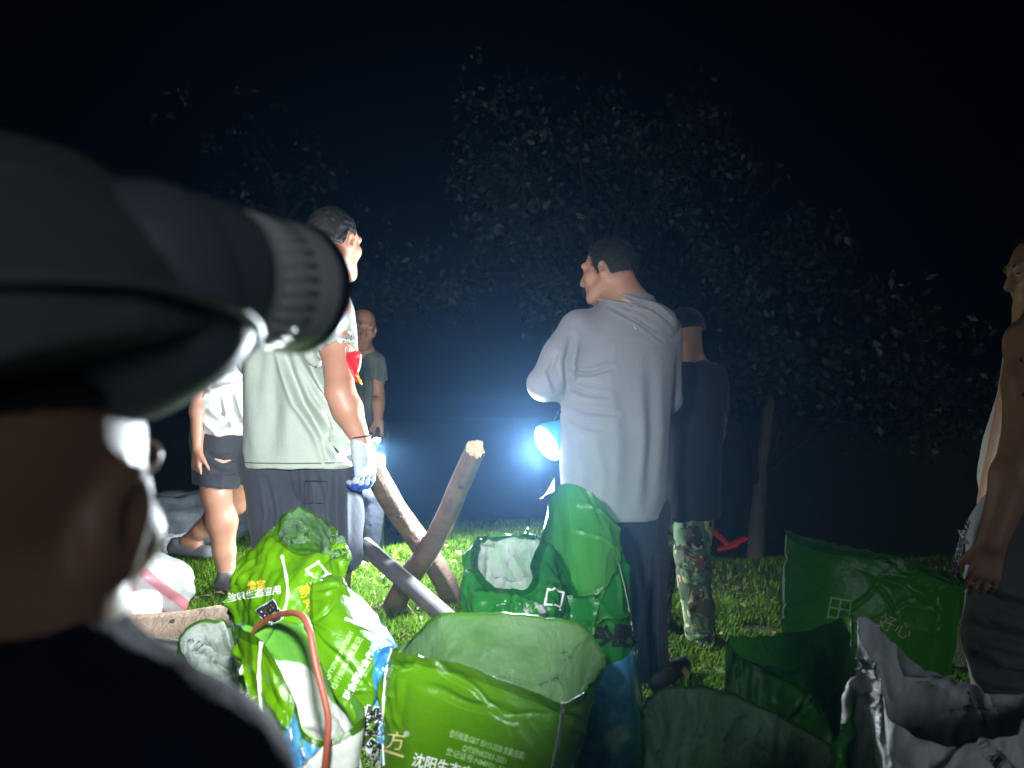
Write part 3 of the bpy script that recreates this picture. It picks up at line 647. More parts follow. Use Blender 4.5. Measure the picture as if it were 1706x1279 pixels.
# ------------------------------------------------------------------ man in the pale green t-shirt
def green_man():
    t = person('man in pale green t-shirt with back turned, gloved hand on a timber post', (-.74, 2.62, 0))
    c = W(556, 404, 2.62); R = frame(28, 6, 0); nb = W(530, 478, 2.62)
    sh, el, wr = W(556, 520, 2.56), W(567, 655, 2.43), W(602, 735, 2.45)
    s = SDF(*limbbox([c, nb, sh, el, wr, W(430, 640, 2.9)], .17), .006); head(s, c, R)
    s.cone(c + R @ np.array([0, -.035, -.05]), nb, .062, .07, .03); s.cone(nb, sh, .06, .05, .03)
    arm(s, sh, el, wr, 1.12)
    shl, ell_, wrl = W(430, 520, 2.66), W(428, 650, 2.85), W(490, 700, 2.95); arm(s, shl, ell_, wrl); s.cone(nb, shl, .06, .05, .03)
    s.cone(nb, W(495, 640, 2.65), .07, .09, .03)
    hand(s, wrl, (1, .3, -.3), (0, -1, 0), 1, .5)
    skin_mesh(s, M['skin'], t)
    scalp('hair', c, R, t, M['hair'], [((0, .055, .03), (0, .9, -.3)), ((0, -.02, -.025), (0, -.1, -1)), ((.0, .03, .0), (0, 1, -.1))], grow=.003)
    X = lambda px: (px - CX) / 481.0; y = 2.64
    def lv(z, l, r, ry): return (z, (X(l) + X(r)) / 2, y, (X(r) - X(l)) / 2, ry, 0)
    s = SDF([-1.12, 2.2, .82], [-.38, 3.15, 1.68], .0065)
    s.chain([W(550, 512, 2.60), W(559, 615, 2.46)], [.078, .073], .03); s.cone(W(572, 520, 2.58), W(577, 612, 2.46), .034, .032, .03)
    s.chain([W(425, 515, 2.66), W(426, 600, 2.75)], [.075, .07], .03)
    s.trim(W(558, 587, 2.485), el - sh, .14)
    # trim the sleeve just above the elbow, hollow it round the arm
    s.cone(sh*.60 + el*.40, sh*.05 + el*.95, .061, .059, .004, 'cut')
    s.ztube([lv(.897, 404, 592, .15), lv(1.06, 404, 588, .15), lv(1.267, 402, 572, .14), lv(1.40, 404, 574, .125), lv(1.48, 420, 578, .10), lv(1.55, 470, 575, .08), lv(1.60, 505, 568, .07)], .02)
    s.cone(W(530, 462, 2.62), W(530, 420, 2.62), .062, .075, .004, 'cut')
    f = [fold([(470, 575), (485, 620), (505, 670), (545, 730), (575, 765)], 2.5, .013, .022), fold([(497, 570), (515, 605), (545, 660), (570, 705)], 2.5, .012, .022), fold([(522, 565), (545, 610), (565, 650)], 2.5, .010, .018),
         fold([(545, 690), (555, 725), (560, 765)], 2.5, .012, .014), fold([(520, 700), (540, 745), (548, 772)], 2.5, .010, .010), fold([(445, 590), (455, 680), (450, 770)], 2.5, .03, .010), fold([(430, 560), (425, 640), (430, 720)], 2.5, .02, .006), fold([(540, 540), (560, 560), (585, 562)], 2.5, .008, .008), fold([(548, 560), (568, 574), (588, 572)], 2.5, .007, .007)]
    o = garment(s, 't_shirt', M['green_shirt'], t, folds=f, amp=.0032, freq=5, seed=21)
    co = np.zeros(len(o.data.vertices)*3); o.data.vertices.foreach_get('co', co); co = co.reshape(-1, 3); q = co[np.abs(co[:, 2] - .917) < .005]; cxy = q[:, :2].mean(0); an = np.arctan2(q[:, 1] - cxy[1], q[:, 0] - cxy[0]); rr = np.linalg.norm(q[:, :2] - cxy, axis=1)
    bins = np.linspace(-math.pi, math.pi, 49); ring = []
    for k in range(48):
        mk = (an >= bins[k]) & (an < bins[k+1])
        if mk.any(): th = (bins[k] + bins[k+1]) / 2; ring.append([cxy[0] + (rr[mk].mean() + .0005)*math.cos(th), cxy[1] + (rr[mk].mean() + .0005)*math.sin(th), .917])
    V, F = tube_mesh(np.array(ring + ring[:1]), np.full(len(ring) + 1, .0022), 5, cap=False); mesh('hem_stitch', V, F, M['olive_shirt'], o)
    # trousers, loose and knee length
    s = SDF([-1.0, 2.2, .38], [-.4, 3.1, 1.0], .0075)
    hL, hR = W(455, 770, 2.66), W(550, 770, 2.66)
    s.cone(hL, hR, .115, .115, .03)
    s.chain([hL, W(463, 860, 2.66), W(470, 960, 2.68)], [.115, .10, .092], .03); s.chain([hR, W(560, 860, 2.60), W(574, 925, 2.58)], [.112, .088, .062], .03)
    f = [fold([(487, 785), (490, 840), (485, 900)], 2.5, .007, .014), fold([(555, 790), (560, 860), (562, 920)], 2.5, .012, .018), fold([(520, 790), (535, 850), (545, 900)], 2.5, .010, .012), fold([(435, 800), (445, 860), (440, 900)], 2.5, .01, .01)]
    tr = garment(s, 'trousers', M['dark_trouser'], t, folds=f, amp=.004, freq=7, seed=4)
    pk = [W(508, 800, 2.52), W(546, 801, 2.52), W(546, 838, 2.52), W(508, 836, 2.52), W(508, 800, 2.52)]
    V, F = tube_mesh(np.array(pk) + [0, -.008, 0], np.full(5, .0016), 5); mesh('pocket_stitch', V, F, M['navy_cloth'], tr)
    s = SDF([-1.0, 2.3, -.02], [-.4, 3.1, .75], .008)
    leg(s, W(463, 830, 2.66), W(474, 960, 2.68), W(480, 1180, 2.70)); leg(s, W(556, 860, 2.62), W(566, 930, 2.60), np.array([W(545, 930, 2.66)[0], 2.75, .1]), .8)
    skin_mesh(s, M['skin'], t, 'lower_leg')
    for px, yy in ((480, 2.66), (545, 2.72)):
        h0 = np.array([W(px, 900, 2.68)[0], yy, .005]); shoe('shoe', h0, h0 + [.03, .2, 0], M['shoe_black'], t)
    # white knit glove with a blue rubber palm
    s = SDF(*limbbox([wr, wr + [.02, 0, -.1]], .15), .0042)
    fw = np.array([.14, .02, -1.0]); nm = np.array([-.75, .55, -.1]); hand(s, wr + [.0, 0, -.004], fw, nm, 1, .75, 1.10)
    s.cone(wr + [-.004, 0, .012], wr + fw * .05, .034, .036, .02, sq=(nm, .8))
    g = skin_mesh(s, M['glove_white'], t, 'glove', 1)
    s = SDF(*limbbox([wr, wr + [.02, 0, -.1]], .15), .0045); off = nm / np.linalg.norm(nm) * .006
    hand(s, wr + off + [0, 0, -.016], fw, nm, 1, .78, 1.06); s.plane(wr + off * .6 + fw * .0, -nm); skin_mesh(s, M['glove_blue'], g, 'rubber_palm', 1)
    a = np.linspace(0, 2*np.pi, 24); ring = wr + [-.004, 0, .014] + np.stack([.0345*np.cos(a), .0345*np.sin(a), .004*np.cos(a)], -1)
    V, F = tube_mesh(ring, np.full(24, .0028), 6, cap=False); mesh('cuff', V, F, M['navy_cloth'], g)
    # red armband pinned to the sleeve
    ctl = [(578, 586, 2.42), (600, 584, 2.45), (601, 606, 2.45), (597, 622, 2.45), (602, 640, 2.45), (592, 634, 2.43), (584, 616, 2.41), (577, 600, 2.41)]
    P = np.array([W(*q) for q in ctl]); cc = P.mean(0); V = []; F = []; n = len(P); K = 6
    for sd in (0, 1):
        for r in range(1, K + 1):
            for q in P: V.append(cc + (q - cc) * r / K + np.array([0, .012 * math.cos(r / K * 2.2) + sd * .003 + .006*math.sin(40*q[2] + r), 0]))
        V.append(cc + np.array([0, .012 + sd * .003, 0]))
    N1 = K * n + 1
    for sd in (0, 1):
        o0 = sd * N1
        for j in range(n): F.append((o0 + N1 - 1, o0 + j, o0 + (j + 1) % n))
        for r in range(K - 1):
            for j in range(n): F.append((o0 + r*n + j, o0 + (r+1)*n + j, o0 + (r+1)*n + (j+1) % n, o0 + r*n + (j+1) % n))
    for j in range(n): F.append(((K-1)*n + j, (K-1)*n + (j+1) % n, N1 + (K-1)*n + (j+1) % n, N1 + (K-1)*n + j))
    ab = mesh('armband', V, F, M['red_band'], t); ab['label'] = 'red armband pinned to the right sleeve'
    V, F = tube_mesh(spline([W(601, 590, 2.43), W(600, 606, 2.43), W(596, 620, 2.43)], 6), np.full(13, .003), 5); mesh('edge_piping', V, F, M['white_print'], ab)
    for q in ((593, 624, 2.415), (597, 630, 2.42), (599, 635, 2.425)):
        V, F = tube_mesh([W(*q), W(q[0] + 4, q[1] + 5, q[2])], [.0045, .0035], 6); mesh('gold_character', V, F, M['gold_print'], ab)
    a = np.linspace(.1, 2*np.pi*.8, 14); V, F = tube_mesh(W(579, 584, 2.41) + np.stack([.006*np.cos(a), 0*a, .012*np.sin(a)], -1), np.full(14, .0011), 5); mesh('safety_pin', V, F, M['metal'], ab)
green_man()

# ------------------------------------------------------------------ man in the white t-shirt and black shorts
def white_man():
    t = person('man in white t-shirt and black shorts stepping across the grass', (-1.5, 4.05, .15))
    c = W(392, 468, 4.0); R = frame(40, 10, 0); nb = W(388, 545, 4.02)
    sh, el, wr = W(350, 575, 3.96), W(331, 655, 3.9), W(329, 748, 3.86)
    sh2, el2, wr2 = W(430, 575, 4.1), W(440, 650, 4.2), W(420, 700, 4.3)
    h1, k1, a1 = W(362, 730, 4.0), W(360, 822, 3.92), W(379, 958, 3.98)
    h2, k2, a2 = W(398, 730, 4.08), W(392, 838, 4.25), W(312, 902, 4.42)
    s = SDF(*limbbox([c, a1, a2, sh, sh2, el2, wr2], .17), .0075); head(s, c, R); s.cone(c, nb, .06, .07, .03)
    arm(s, sh, el, wr); arm(s, sh2, el2, wr2); s.cone(nb, sh, .06, .05, .03); s.cone(nb, sh2, .06, .05, .03); s.cone(nb, W(382, 720, 4.03), .08, .12, .03); s.cone(h1, h2, .09, .09, .03)
    leg(s, h1, k1, a1, 1.32, (.35, .8, 0)); leg(s, h2, k2, a2, 1.15, (-.6, .5, .5))
    s.cone(a2, W(330, 912, 4.38), .04, .035, .02); s.cone(a1, a1 + [.05, -.06, -.05], .04, .035, .02)
    hand(s, wr, (-.05, -.05, -1), (.6, .8, 0), 1, .45)
    skin_mesh(s, M['skin'], t); scalp('hair', c, R, t, M['hair'], [((0, .05, .03), (0, .9, -.3)), ((0, 0, -.02), (0, 0, -1))])
    X = lambda px: (px - CX) / 312.5
    s = SDF([-1.95, 3.6, .9], [-1.15, 4.5, 1.62], .008)
    s.chain([sh, sh*.15 + el*.85], [.082, .078], .03); s.chain([sh2, sh2*.4 + el2*.6], [.08, .075], .03); s.trim(sh*.35 + el*.65, el - sh, .12)
    s.cone(sh*.5 + el*.5, el, .055, .055, .004, 'cut')
    s.ztube([(.975, X(382), 4.03, .185, .17, 0), (1.1, X(382), 4.03, .19, .175, 0), (1.25, X(384), 4.03, .18, .16, 0), (1.4, X(388), 4.03, .18, .13, 0), (1.49, X(390), 4.03, .14, .09, 0), (1.54, X(389), 4.03, .08, .07, 0)], .02)
    garment(s, 't_shirt', M['white_shirt'], t, amp=.006, freq=5, seed=31, folds=[fold([(338, 620), (360, 640), (400, 630)], 3.9, .016, .018), fold([(345, 690), (370, 708), (400, 700)], 3.9, .018, .018), fold([(385, 650), (395, 690), (405, 715)], 3.9, .016, .016)])
    s = SDF([-1.9, 3.5, .58], [-1.15, 4.65, 1.04], .008)
    s.cone(h1, h2, .13, .13, .03); s.cone(W(381, 722, 4.03) + [0, 0, .02], W(381, 740, 4.03), .15, .14, .03)
    s.chain([h1, k1 * 1.1 - h1 * .1], [.125, .112], .03); s.chain([h2, k2], [.12, .10], .03); s.plane(h1*.14 + k1*.86, (-.12, 0, -1))
    garment(s, 'shorts', M['black_short'], t, amp=.006, freq=7, seed=33, folds=[fold([(340, 760), (365, 770), (390, 765)], 3.8, .012, .014), fold([(350, 785), (370, 790), (385, 788)], 3.8, .010, .010)])
    shoe('shoe', W(292, 922, 4.46) , W(346, 930, 4.36), M['shoe_grey'], t, .10, .05); shoe('shoe', W(372, 982, 3.99), W(415, 990, 3.86), M['shoe_grey'], t, .10, .05)
white_man()

# ------------------------------------------------------------------ bald man far behind with a torch
def far_man():
    t = person('bald man in olive t-shirt looking down and carrying a lit torch', (-.93, 4.62, .18))
    c = W(603, 547, 4.58); R = frame(158, 14, -9); nb = W(603, 588, 4.64)
    sh, el, wr = W(625, 604, 4.62), W(630, 660, 4.62), W(630, 700, 4.55); sh2, el2, wr2 = W(572, 604, 4.66), W(560, 670, 4.7), W(565, 720, 4.6)
    s = SDF(*limbbox([c, el2, wr, wr2], .16), .006); head(s, c, R); s.cone(c + R @ np.array([0, -.03, -.05]), nb, .058, .068, .03)
    arm(s, sh, el, wr, .95); arm(s, sh2, el2, wr2, .95); s.cone(nb, sh, .06, .05, .03); s.cone(nb, sh2, .06, .05, .03); s.cone(nb, W(600, 690, 4.65), .07, .1, .03)
    hand(s, wr, (0, -.1, -1), (-.3, -.9, 0), 1, 1.2); hand(s, wr2, (0, -.1, -1), (.3, .9, 0), -1, .6)
    skin_mesh(s, M['skin'], t); eyes(c, R, t, brow=True)
    s = SDF([-1.3, 4.3, .9], [-.65, 4.95, 1.62], .008); X = lambda px: (px - CX) / 270.0
    s.chain([sh, sh*.2 + el*.8], [.066, .072], .03); s.chain([sh2, sh2*.4 + el2*.6], [.066, .066], .03); s.trim(sh*.45 + el*.55, el - sh, .11); s.cone(sh*.6 + el*.4, el, .05, .052, .004, 'cut')
    s.ztube([(1.0, X(592), 4.65, .135, .12, 0), (1.2, X(594), 4.65, .14, .12, 0), (1.36, X(598), 4.65, .15, .11, 0), (1.43, X(601), 4.65, .12, .085, 0), (1.475, X(603), 4.65, .07, .07, 0)], .02)
    garment(s, 't_shirt', M['olive_shirt'], t, amp=.005, freq=6, seed=41, folds=[fold([(612, 598), (622, 640), (618, 690)], 4.5, .015, .014), fold([(632, 600), (628, 625), (622, 640)], 4.5, .012, .012), fold([(600, 590), (608, 640), (606, 700)], 4.5, .014, .010)])
    g = float(ground_z(-.93, 4.65)); s = SDF([-1.3, 4.3, g - .03], [-.6, 5.0, 1.1], .01)
    for px in (585, 620):
        s.chain([np.array([X(px), 4.66, .96]), np.array([X(px), 4.64, .6]), np.array([X(px), 4.66, g + .06])], [.10, .08, .065], .03)
    garment(s, 'trousers', M['navy_cloth'], t, amp=.006, freq=6, seed=43)
    for px in (585, 620): shoe('shoe', (X(px), 4.68, g), (X(px), 4.48, g), M['shoe_black'], t)
    th = empty('torch', W(629, 722, 4.5)); tag(th, 'small lit torch hanging from the hand of the bald man', 'torch')
    a, b_ = W(630, 712, 4.54), W(628, 733, 4.47); ax = b_ - a; L = np.linalg.norm(ax)
    lathe_obj('barrel', [(-.03, .001), (-.03, .013), (L*.6, .013), (L*.75, .022), (L, .024)], a, ax, M['pipe_dark'], th, 20)
    lathe_obj('bezel_ring', [(-.004, .0145), (.012, .0145)], a, ax, basic('green_plastic', (.02, .4, .1), None, .4, 8, 0), th, 20)
    lathe_obj('lens', [(L - .004, .021), (L + .004, .018), (L + .006, .001)], a, ax, M['lens_torch'], th, 20)
    spot('torch_light', b_ + ax / L * .02, W(680, 960, 4.25), 520, 165, .7, (.88, .97, 1), .02, th)
far_man()

# ------------------------------------------------------------------ man in camouflage trousers
m, nt, b, out = newmat('camouflage_cloth'); tc = nd(nt, 'ShaderNodeTexCoord')
prev = None
for kk, (sc, th, colr) in enumerate(((1, 0, (.055, .085, .045)), (11, .52, (.10, .20, .10)), (13, .57, (.30, .31, .15)), (12, .585, (.09, .055, .03)), (15, .60, (.012, .014, .012)))):
    if kk == 0: rgb = nd(nt, 'ShaderNodeRGB'); rgb.outputs[0].default_value = (*colr, 1); prev = rgb.outputs[0]; continue
    mp = nd(nt, 'ShaderNodeMapping'); mp.inputs['Location'].default_value = (kk*3.7, kk*1.9, kk); mp.inputs['Scale'].default_value = (1, 1, .7); nt.links.new(tc.outputs['Object'], mp.inputs[0])
    nn = nd(nt, 'ShaderNodeTexNoise', Scale=sc, Detail=2.5, Distortion=.6); nt.links.new(mp.outputs[0], nn.inputs['Vector'])
    st = nd(nt, 'ShaderNodeMath', operation='GREATER_THAN'); st.inputs[1].default_value = th; nt.links.new(nn.outputs['Fac'], st.inputs[0])
    mx = nd(nt, 'ShaderNodeMix', data_type='RGBA'); nt.links.new(st.outputs[0], mx.inputs[0]); nt.links.new(prev, mx.inputs[6]); mx.inputs[7].default_value = (*colr, 1); prev = mx.outputs[2]
nt.links.new(prev, b.inputs['Base Color']); b.inputs['Roughness'].default_value = .9; M['camo'] = m
def camo_man():
    g = float(ground_z(.92, 3.72)); t = person('man in dark shirt and camouflage trousers half hidden behind the grey hoodie', (.92, 3.72, g))
    c = W(1140, 556, 3.74); R = frame(-25, 10, 0); nb = W(1150, 605, 3.76); X = lambda px: (px - CX) / 336.0
    sh, el, wr = W(1188, 628, 3.76), W(1197, 700, 3.80), W(1188, 765, 3.78); sh2, el2, wr2 = W(1128, 628, 3.8), W(1118, 690, 3.95), W(1150, 720, 4.0)
    s = SDF(*limbbox([c, wr, el2, wr2], .16), .0065); head(s, c, R, .98); s.cone(c + R @ np.array([0, -.035, -.05]), nb, .058, .066, .03)
    arm(s, sh, el, wr, .95); arm(s, sh2, el2, wr2, .95); s.cone(nb, sh, .06, .05, .03); s.cone(nb, sh2, .06, .05, .03); s.cone(nb, W(1160, 720, 3.76), .07, .1, .03); hand(s, wr, (-.1, .1, -1), (-1, 0, 0), 1, .6)
    skin_mesh(s, M['skin_tan'], t)
    scalp('cap', c, R, t, M['black_shirt'], [((0, 0, .004), (0, -.05, -1))], grow=.012, rough=.001)
    s = SDF(c - .2, c + .25, .006); T = lambda x, y_, z: c + R @ np.array([x, y_, z]); s.ell(T(0, .12, .03), [.075, .075, .010], R, 0); skin_mesh(s, M['black_shirt'], t, 'cap_brim', 1)
    s = SDF([.6, 3.4, .45], [1.2, 4.1, 1.5], .009)
    s.ztube([(.56, X(1152), 3.76, .15, .13, 0), (.8, X(1155), 3.76, .15, .125, 0), (1.1, X(1156), 3.76, .15, .12, 0), (1.24, X(1156), 3.76, .145, .11, 0), (1.31, X(1158), 3.76, .10, .085, 0), (1.35, X(1152), 3.76, .07, .07, 0)], 0)
    s.chain([sh, sh*.35 + el*.65], [.07, .068], .03); s.chain([sh2, sh2*.4 + el2*.6], [.07, .065], .03)
    garment(s, 'shirt', M['black_shirt'], t, amp=.006, freq=6, seed=51)
    s = SDF([.6, 3.4, g - .02], [1.25, 4.1, .72], .009)
    s.chain([np.array([X(1155), 3.74, .62]), np.array([X(1152), 3.70, .38]), np.array([X(1166), 3.72, g + .06])], [.11, .085, .07], .03)
    s.chain([np.array([X(1120), 3.80, .62]), np.array([X(1108), 3.84, .38]), np.array([X(1100), 3.86, g + .06])], [.11, .085, .07], .03)
    garment(s, 'trousers', M['camo'], t, amp=.008, freq=8, seed=53, stretch=(1, 1, 1.2), folds=[fold([(1130, 945), (1155, 955), (1180, 950)], 3.65, .01, .012), fold([(1128, 905), (1150, 918), (1178, 915)], 3.65, .01, .010), fold([(1140, 1040), (1160, 1055), (1185, 1050)], 3.65, .01, .012)])
    for px, yy in ((1166, 3.70), (1100, 3.84)):
        shoe('boot', (X(px), yy - .04, g), (X(px) + .03, yy + .2, g), M['shoe_black'], t, .12)
camo_man()

# ------------------------------------------------------------------ bare-armed man at the right edge
m, nt, b, out = newmat('tattooed_skin'); tc = nd(nt, 'ShaderNodeTexCoord')
def right_man():
    t = person('man in pale vest with a tattooed bare arm at the right edge', (1.62, 2.35, 0))
    c = W(1738, 452, 2.36); R = frame(-82, 12, 0); nb = W(1745, 525, 2.38)
    sh, el, wr = W(1722, 570, 2.20), W(1706, 742, 2.12), W(1652, 905, 2.10); sh2 = W(1745, 565, 2.62); el2, wr2 = W(1745, 720, 2.72), W(1690, 850, 2.7)
    s = SDF(*limbbox([c, wr, el2, sh2, W(1640, 985, 2.1)], .16), .0062); head(s, c, R); s.cone(c + R @ np.array([0, -.035, -.05]), nb, .062, .07, .03)
    arm(s, sh, el, wr, 1.34); arm(s, sh2, el2, wr2); s.cone(nb, sh, .06, .07, .03); s.cone(nb, sh2, .06, .06, .03)
    s.cone(nb, W(1720, 840, 2.38), .09, .15, .03); hand(s, wr, (-.22, 0, -1), (.25, 1, 0), -1, .55, 1.05); hand(s, wr2, (-.3, 0, -1), (.2, -1, 0), 1, .5)
    skin_mesh(s, M['skin_tan'], t); eyes(c, R, t)
    scalp('hair', c, R, t, M['hair'], [((0, .05, .05), (0, .8, -.5)), ((0, 0, -.02), (0, -.1, -1)), ((0, .035, 0), (0, 1, -.1))], grow=.010, fuzz=4000)
    s = SDF([1.2, 1.95, .7], [2.05, 2.85, 1.5], .008); X = lambda px: (px - CX) / 530.0
    s.ztube([(.79, X(1766), 2.40, .180, .19, 0), (.88, X(1764), 2.40, .19, .19, 0), (1.0, X(1766), 2.40, .175, .18, 0), (1.15, X(1782), 2.40, .155, .18, 0), (1.3, X(1790), 2.40, .15, .17, 0), (1.36, X(1790), 2.40, .13, .15, 0)], 0)
    garment(s, 'vest', M['beige_vest'], t, amp=.004, freq=6, seed=61)
    g = 0.0; s = SDF([1.2, 1.9, -.02], [2.1, 2.9, .9], .009)
    s.cone(W(1725, 880, 2.3), W(1725, 880, 2.5), .155, .155, .03)
    s.chain([W(1700, 900, 2.27), W(1672, 1060, 2.22), np.array([W(1690, 900, 2.27)[0], 2.26, .07])], [.14, .105, .08], .03); s.chain([W(1700, 900, 2.5), W(1690, 1060, 2.5), np.array([1.65, 2.52, .07])], [.14, .10, .08], .03)
    garment(s, 'trousers', M['grey_trouser'], t, amp=.006, freq=7, seed=63, folds=[fold([(1610, 1010), (1650, 1050), (1700, 1060)], 2.15, .016, .02), fold([(1615, 1080), (1660, 1120), (1706, 1120)], 2.15, .016, .02), fold([(1640, 960), (1670, 1000), (1706, 1010)], 2.15, .014, .016)])
    for yy in (2.24, 2.5): shoe('shoe', (1.66, yy, .003), (1.44, yy, .003), M['shoe_black'], t)
    # ink on the upper arm: thin scrolls that follow the skin
    up = sh*.72 + el*.28; ax = (el - sh) / np.linalg.norm(el - sh); sd = np.cross(ax, [0, 1, 0]); sd /= np.linalg.norm(sd)
    r = np.random.default_rng(5); mt = basic('tattoo_ink', (.035, .038, .04), None, .6, 30, 0)
    for k in range(16):
        a0 = r.uniform(-1.2, 1.0); l0 = r.uniform(-.02, .11); rad = r.uniform(.008, .022); an = np.linspace(0, r.uniform(3, 6), 14); pts = []
        for q in an:
            th = a0 + rad * math.cos(q) / .058 * 1.0; ll = l0 + rad * math.sin(q)
            tpar = np.clip((np.dot(up + ax * ll - sh, ax)) / np.linalg.norm(el - sh), 0, 1); rr = .0715 * (1 - tpar) + .057 * tpar
            pts.append(up + ax * ll + rr * 1.015 * (math.sin(th) * sd * -1 + math.cos(th) * np.array([0, -1, 0])))
        V, F = tube_mesh(pts, np.full(14, .0052), 5, squash=.5); mesh('tattoo_scroll', V, F, mt, t)
    ch = [W(1612, 868, 2.12), W(1606, 888, 2.10), W(1600, 910, 2.10), W(1594, 935, 2.10), W(1592, 960, 2.12)]; P = spline(ch, 5)
    for i in range(0, len(P) - 1):
        d = P[i + 1] - P[i]; d /= np.linalg.norm(d); sdv = np.cross(d, [0, 1, 0] if i % 2 else [.6, .6, 0]); sdv /= np.linalg.norm(sdv); a = np.linspace(0, 2*np.pi, 12)
        V, F = tube_mesh(P[i] + d * .007 + np.cos(a)[:, None]*d*.0105 + np.sin(a)[:, None]*sdv*.0065, np.full(12, .0018), 5, cap=False); mesh('chain_link', V, F, M['metal'], t)
    V, F = tube_mesh([W(1602, 884, 2.14), W(1610, 905, 2.14)], [.016, .014], 8, squash=.35); mesh('key_tag', V, F, M['white_print'], t)
right_man()

# ------------------------------------------------------------------ crouching man with the headlamp, close to the camera
def near_man():
    t = person('crouching man in dark cap and navy jacket close to the camera', (-.28, .42, 0))
    c = np.array([-.306, .44, 1.030]); R = frame(2, 6, 4); K = 1.04
    nb = W(-30, 1110, .44) + [0, -.02, 0]
    s = SDF(c - .22, c + .22, .004); head(s, c, R, K); s.cone(c + R @ np.array([0, -.03, -.06]), nb, .06, .075, .03)
    skin_mesh(s, M['skin_tan'], t, relax=3); eyes(c, R, t, K)
    scalp('hair', c, R, t, M['hair'], [((0, .02, .0), (0, 1, -.1)), ((0, 0, .03), (.35, .1, -1))], K, .005)
    s = SDF(c - .25, c + .27, .004); T = lambda x, y_, z: c + R @ (np.array([x, y_, z]) * K)
    s.ell(T(.012, -.012, .064), np.array([.118, .130, .132]) * K, R, 0); s.plane(T(0, 0, .052), R @ np.array([.45, .22, -1.0]), .004)
    V, Q = s.mesh(2); V = cloth(V, Q, amp=.0028, freq=12, stretch=(1, 1, 1.6), seed=77); mesh('cap', V, Q, M['cap'], t)
    # jacket: rounded shoulder and collar
    s = SDF([-.75, .05, .35], [.02, .85, 1.05], .008)
    s.ell([-.39, .42, .60], [.26, .20, .30], None, 0); s.chain([W(0, 1180, .42) + [0, 0, -.03], W(200, 1230, .42) + [0, 0, -.035], W(350, 1450, .46)], [.085, .070, .062], .05)
    s.cone(nb + [0, 0, .0], nb + [0, 0, -.12], .082, .11, .04); s.cone(nb + [0, 0, .05], nb + [0, 0, -.01], .072, .07, .008, 'cut')
    s.chain([W(350, 1450, .46), [-.02, .62, .55]], [.06, .05], .03)
    garment(s, 'jacket', M['jacket'], t, amp=.008, freq=11, seed=71, folds=[([(-.25, .90), (-.21, .85), (-.20, .78)], .010, .014), ([(-.20, .88), (-.17, .83), (-.165, .78)], .008, .012), ([(-.29, .89), (-.27, .83), (-.26, .76)], .010, .012)])
    s = SDF([-.7, .05, -.02], [.12, 1.0, .62], .012)
    for dx in (-.12, .10):
        s.chain([[-.36 + dx, .40, .30], [-.30 + dx, .80, .42], [-.32 + dx, .55, .06]], [.10, .085, .07], .03)
    s.cone([-.48, .4, .33], [-.26, .4, .33], .13, .13, .04); garment(s, 'trousers', M['navy_cloth'], t, amp=.006, freq=6, seed=73)
    for dx in (-.12, .10): shoe('shoe', (-.32 + dx, .50, .002), (-.28 + dx, .72, .002), M['shoe_black'], t)
    s = SDF([-.2, .5, .42], [.12, .8, .7], .0055); hand(s, (-.02, .62, .55), (-.4, .3, -.5), (-.2, .2, -1), 1, .6); s.cone([-.02, .62, .55], [-.02, .6, .58], .03, .035, .01); skin_mesh(s, M['skin_tan'], t, 'hand')
    # headlamp
    h = empty('headlamp', W(360, 455, .46)); tag(h, 'large dark headlamp with a chrome bezel strapped to the dark cap', 'headlamp')
    p0, p1 = W(270, 446, .452), W(470, 478, .56); ax = p1 - p0; L = np.linalg.norm(ax); ax /= L; E = L + .004
    lathe_obj('housing', [(-.045, .001), (-.045, .030), (-.035, .042), (-.015, .0475), (.02, .049), (.036, .0485), (.044, .048), (.048, .0465), (.049, .040)], p0, ax, M['lamp_body'], h, 56)
    bz = lathe_obj('bezel', [(.044, .040), (.046, .0435), (.052, .0455), (.100, .0462), (.104, .0475), (.107, .0480), (.110, .0470), (.113, .0482), (.120, .0484), (.122, .0470)], p0, ax, M['chrome'], h, 72)
    sd = np.cross(ax, [0, 0, 1.0]); sd /= np.linalg.norm(sd); bb = np.cross(sd, ax)
    for k in range(30):
        a = 2*math.pi*k/30; rd = math.cos(a)*sd + math.sin(a)*bb; V, F = tube_mesh([p0 + ax*.060 + rd*.0445, p0 + ax*.094 + rd*.0450], [.0026, .0026], 8); mesh('grip_rib', V, F, M['chrome'], bz)
    lathe_obj('front_ring', [(.1215, .043), (.1215, .0485), (.124, .0495), (.134, .0495), (.136, .048), (.136, .042)], p0, ax, M['black_plastic'], h, 56)
    lathe_obj('reflector', [(.1355, .0425), (.120, .034), (.108, .012)], p0, ax, M['chrome'], h, 48)
    lathe_obj('lens', [(.1325, .0418), (.1330, .02), (.1330, .0005)], p0, ax, M['lens_head'], h, 40)
    s = SDF(*limbbox([p0, T(0, .1, .09)], .09), .004); s.chain([T(.05, .0, .105), p0*.45 + T(.06, .02, .11)*.55, p0 - ax*.01], [.062, .058, .047], .03); V, Q = s.mesh(2); mesh('mount', V, Q, M['lamp_body'], h)
    a = np.linspace(0, 2*np.pi, 60); ring = np.array([T(.012 + .118*math.cos(q), -.012 + .130*math.sin(q), .075 + .04*math.cos(q)) for q in a]); V, F = tube_mesh(ring, np.full(60, .010), 8, cap=False, squash=.3); mesh('strap', V, F, M['lamp_body'], h)
    spot('added_key_light', p0 + ax * .15, W(430, 720, 2.6), KEY_W, 104, 1.0, (.93, .98, 1.0), .03, h)  # key light added at the headlamp for an unseen source, aimed off its axis
KEY_W, LANT_W = 320, 380
near_man()

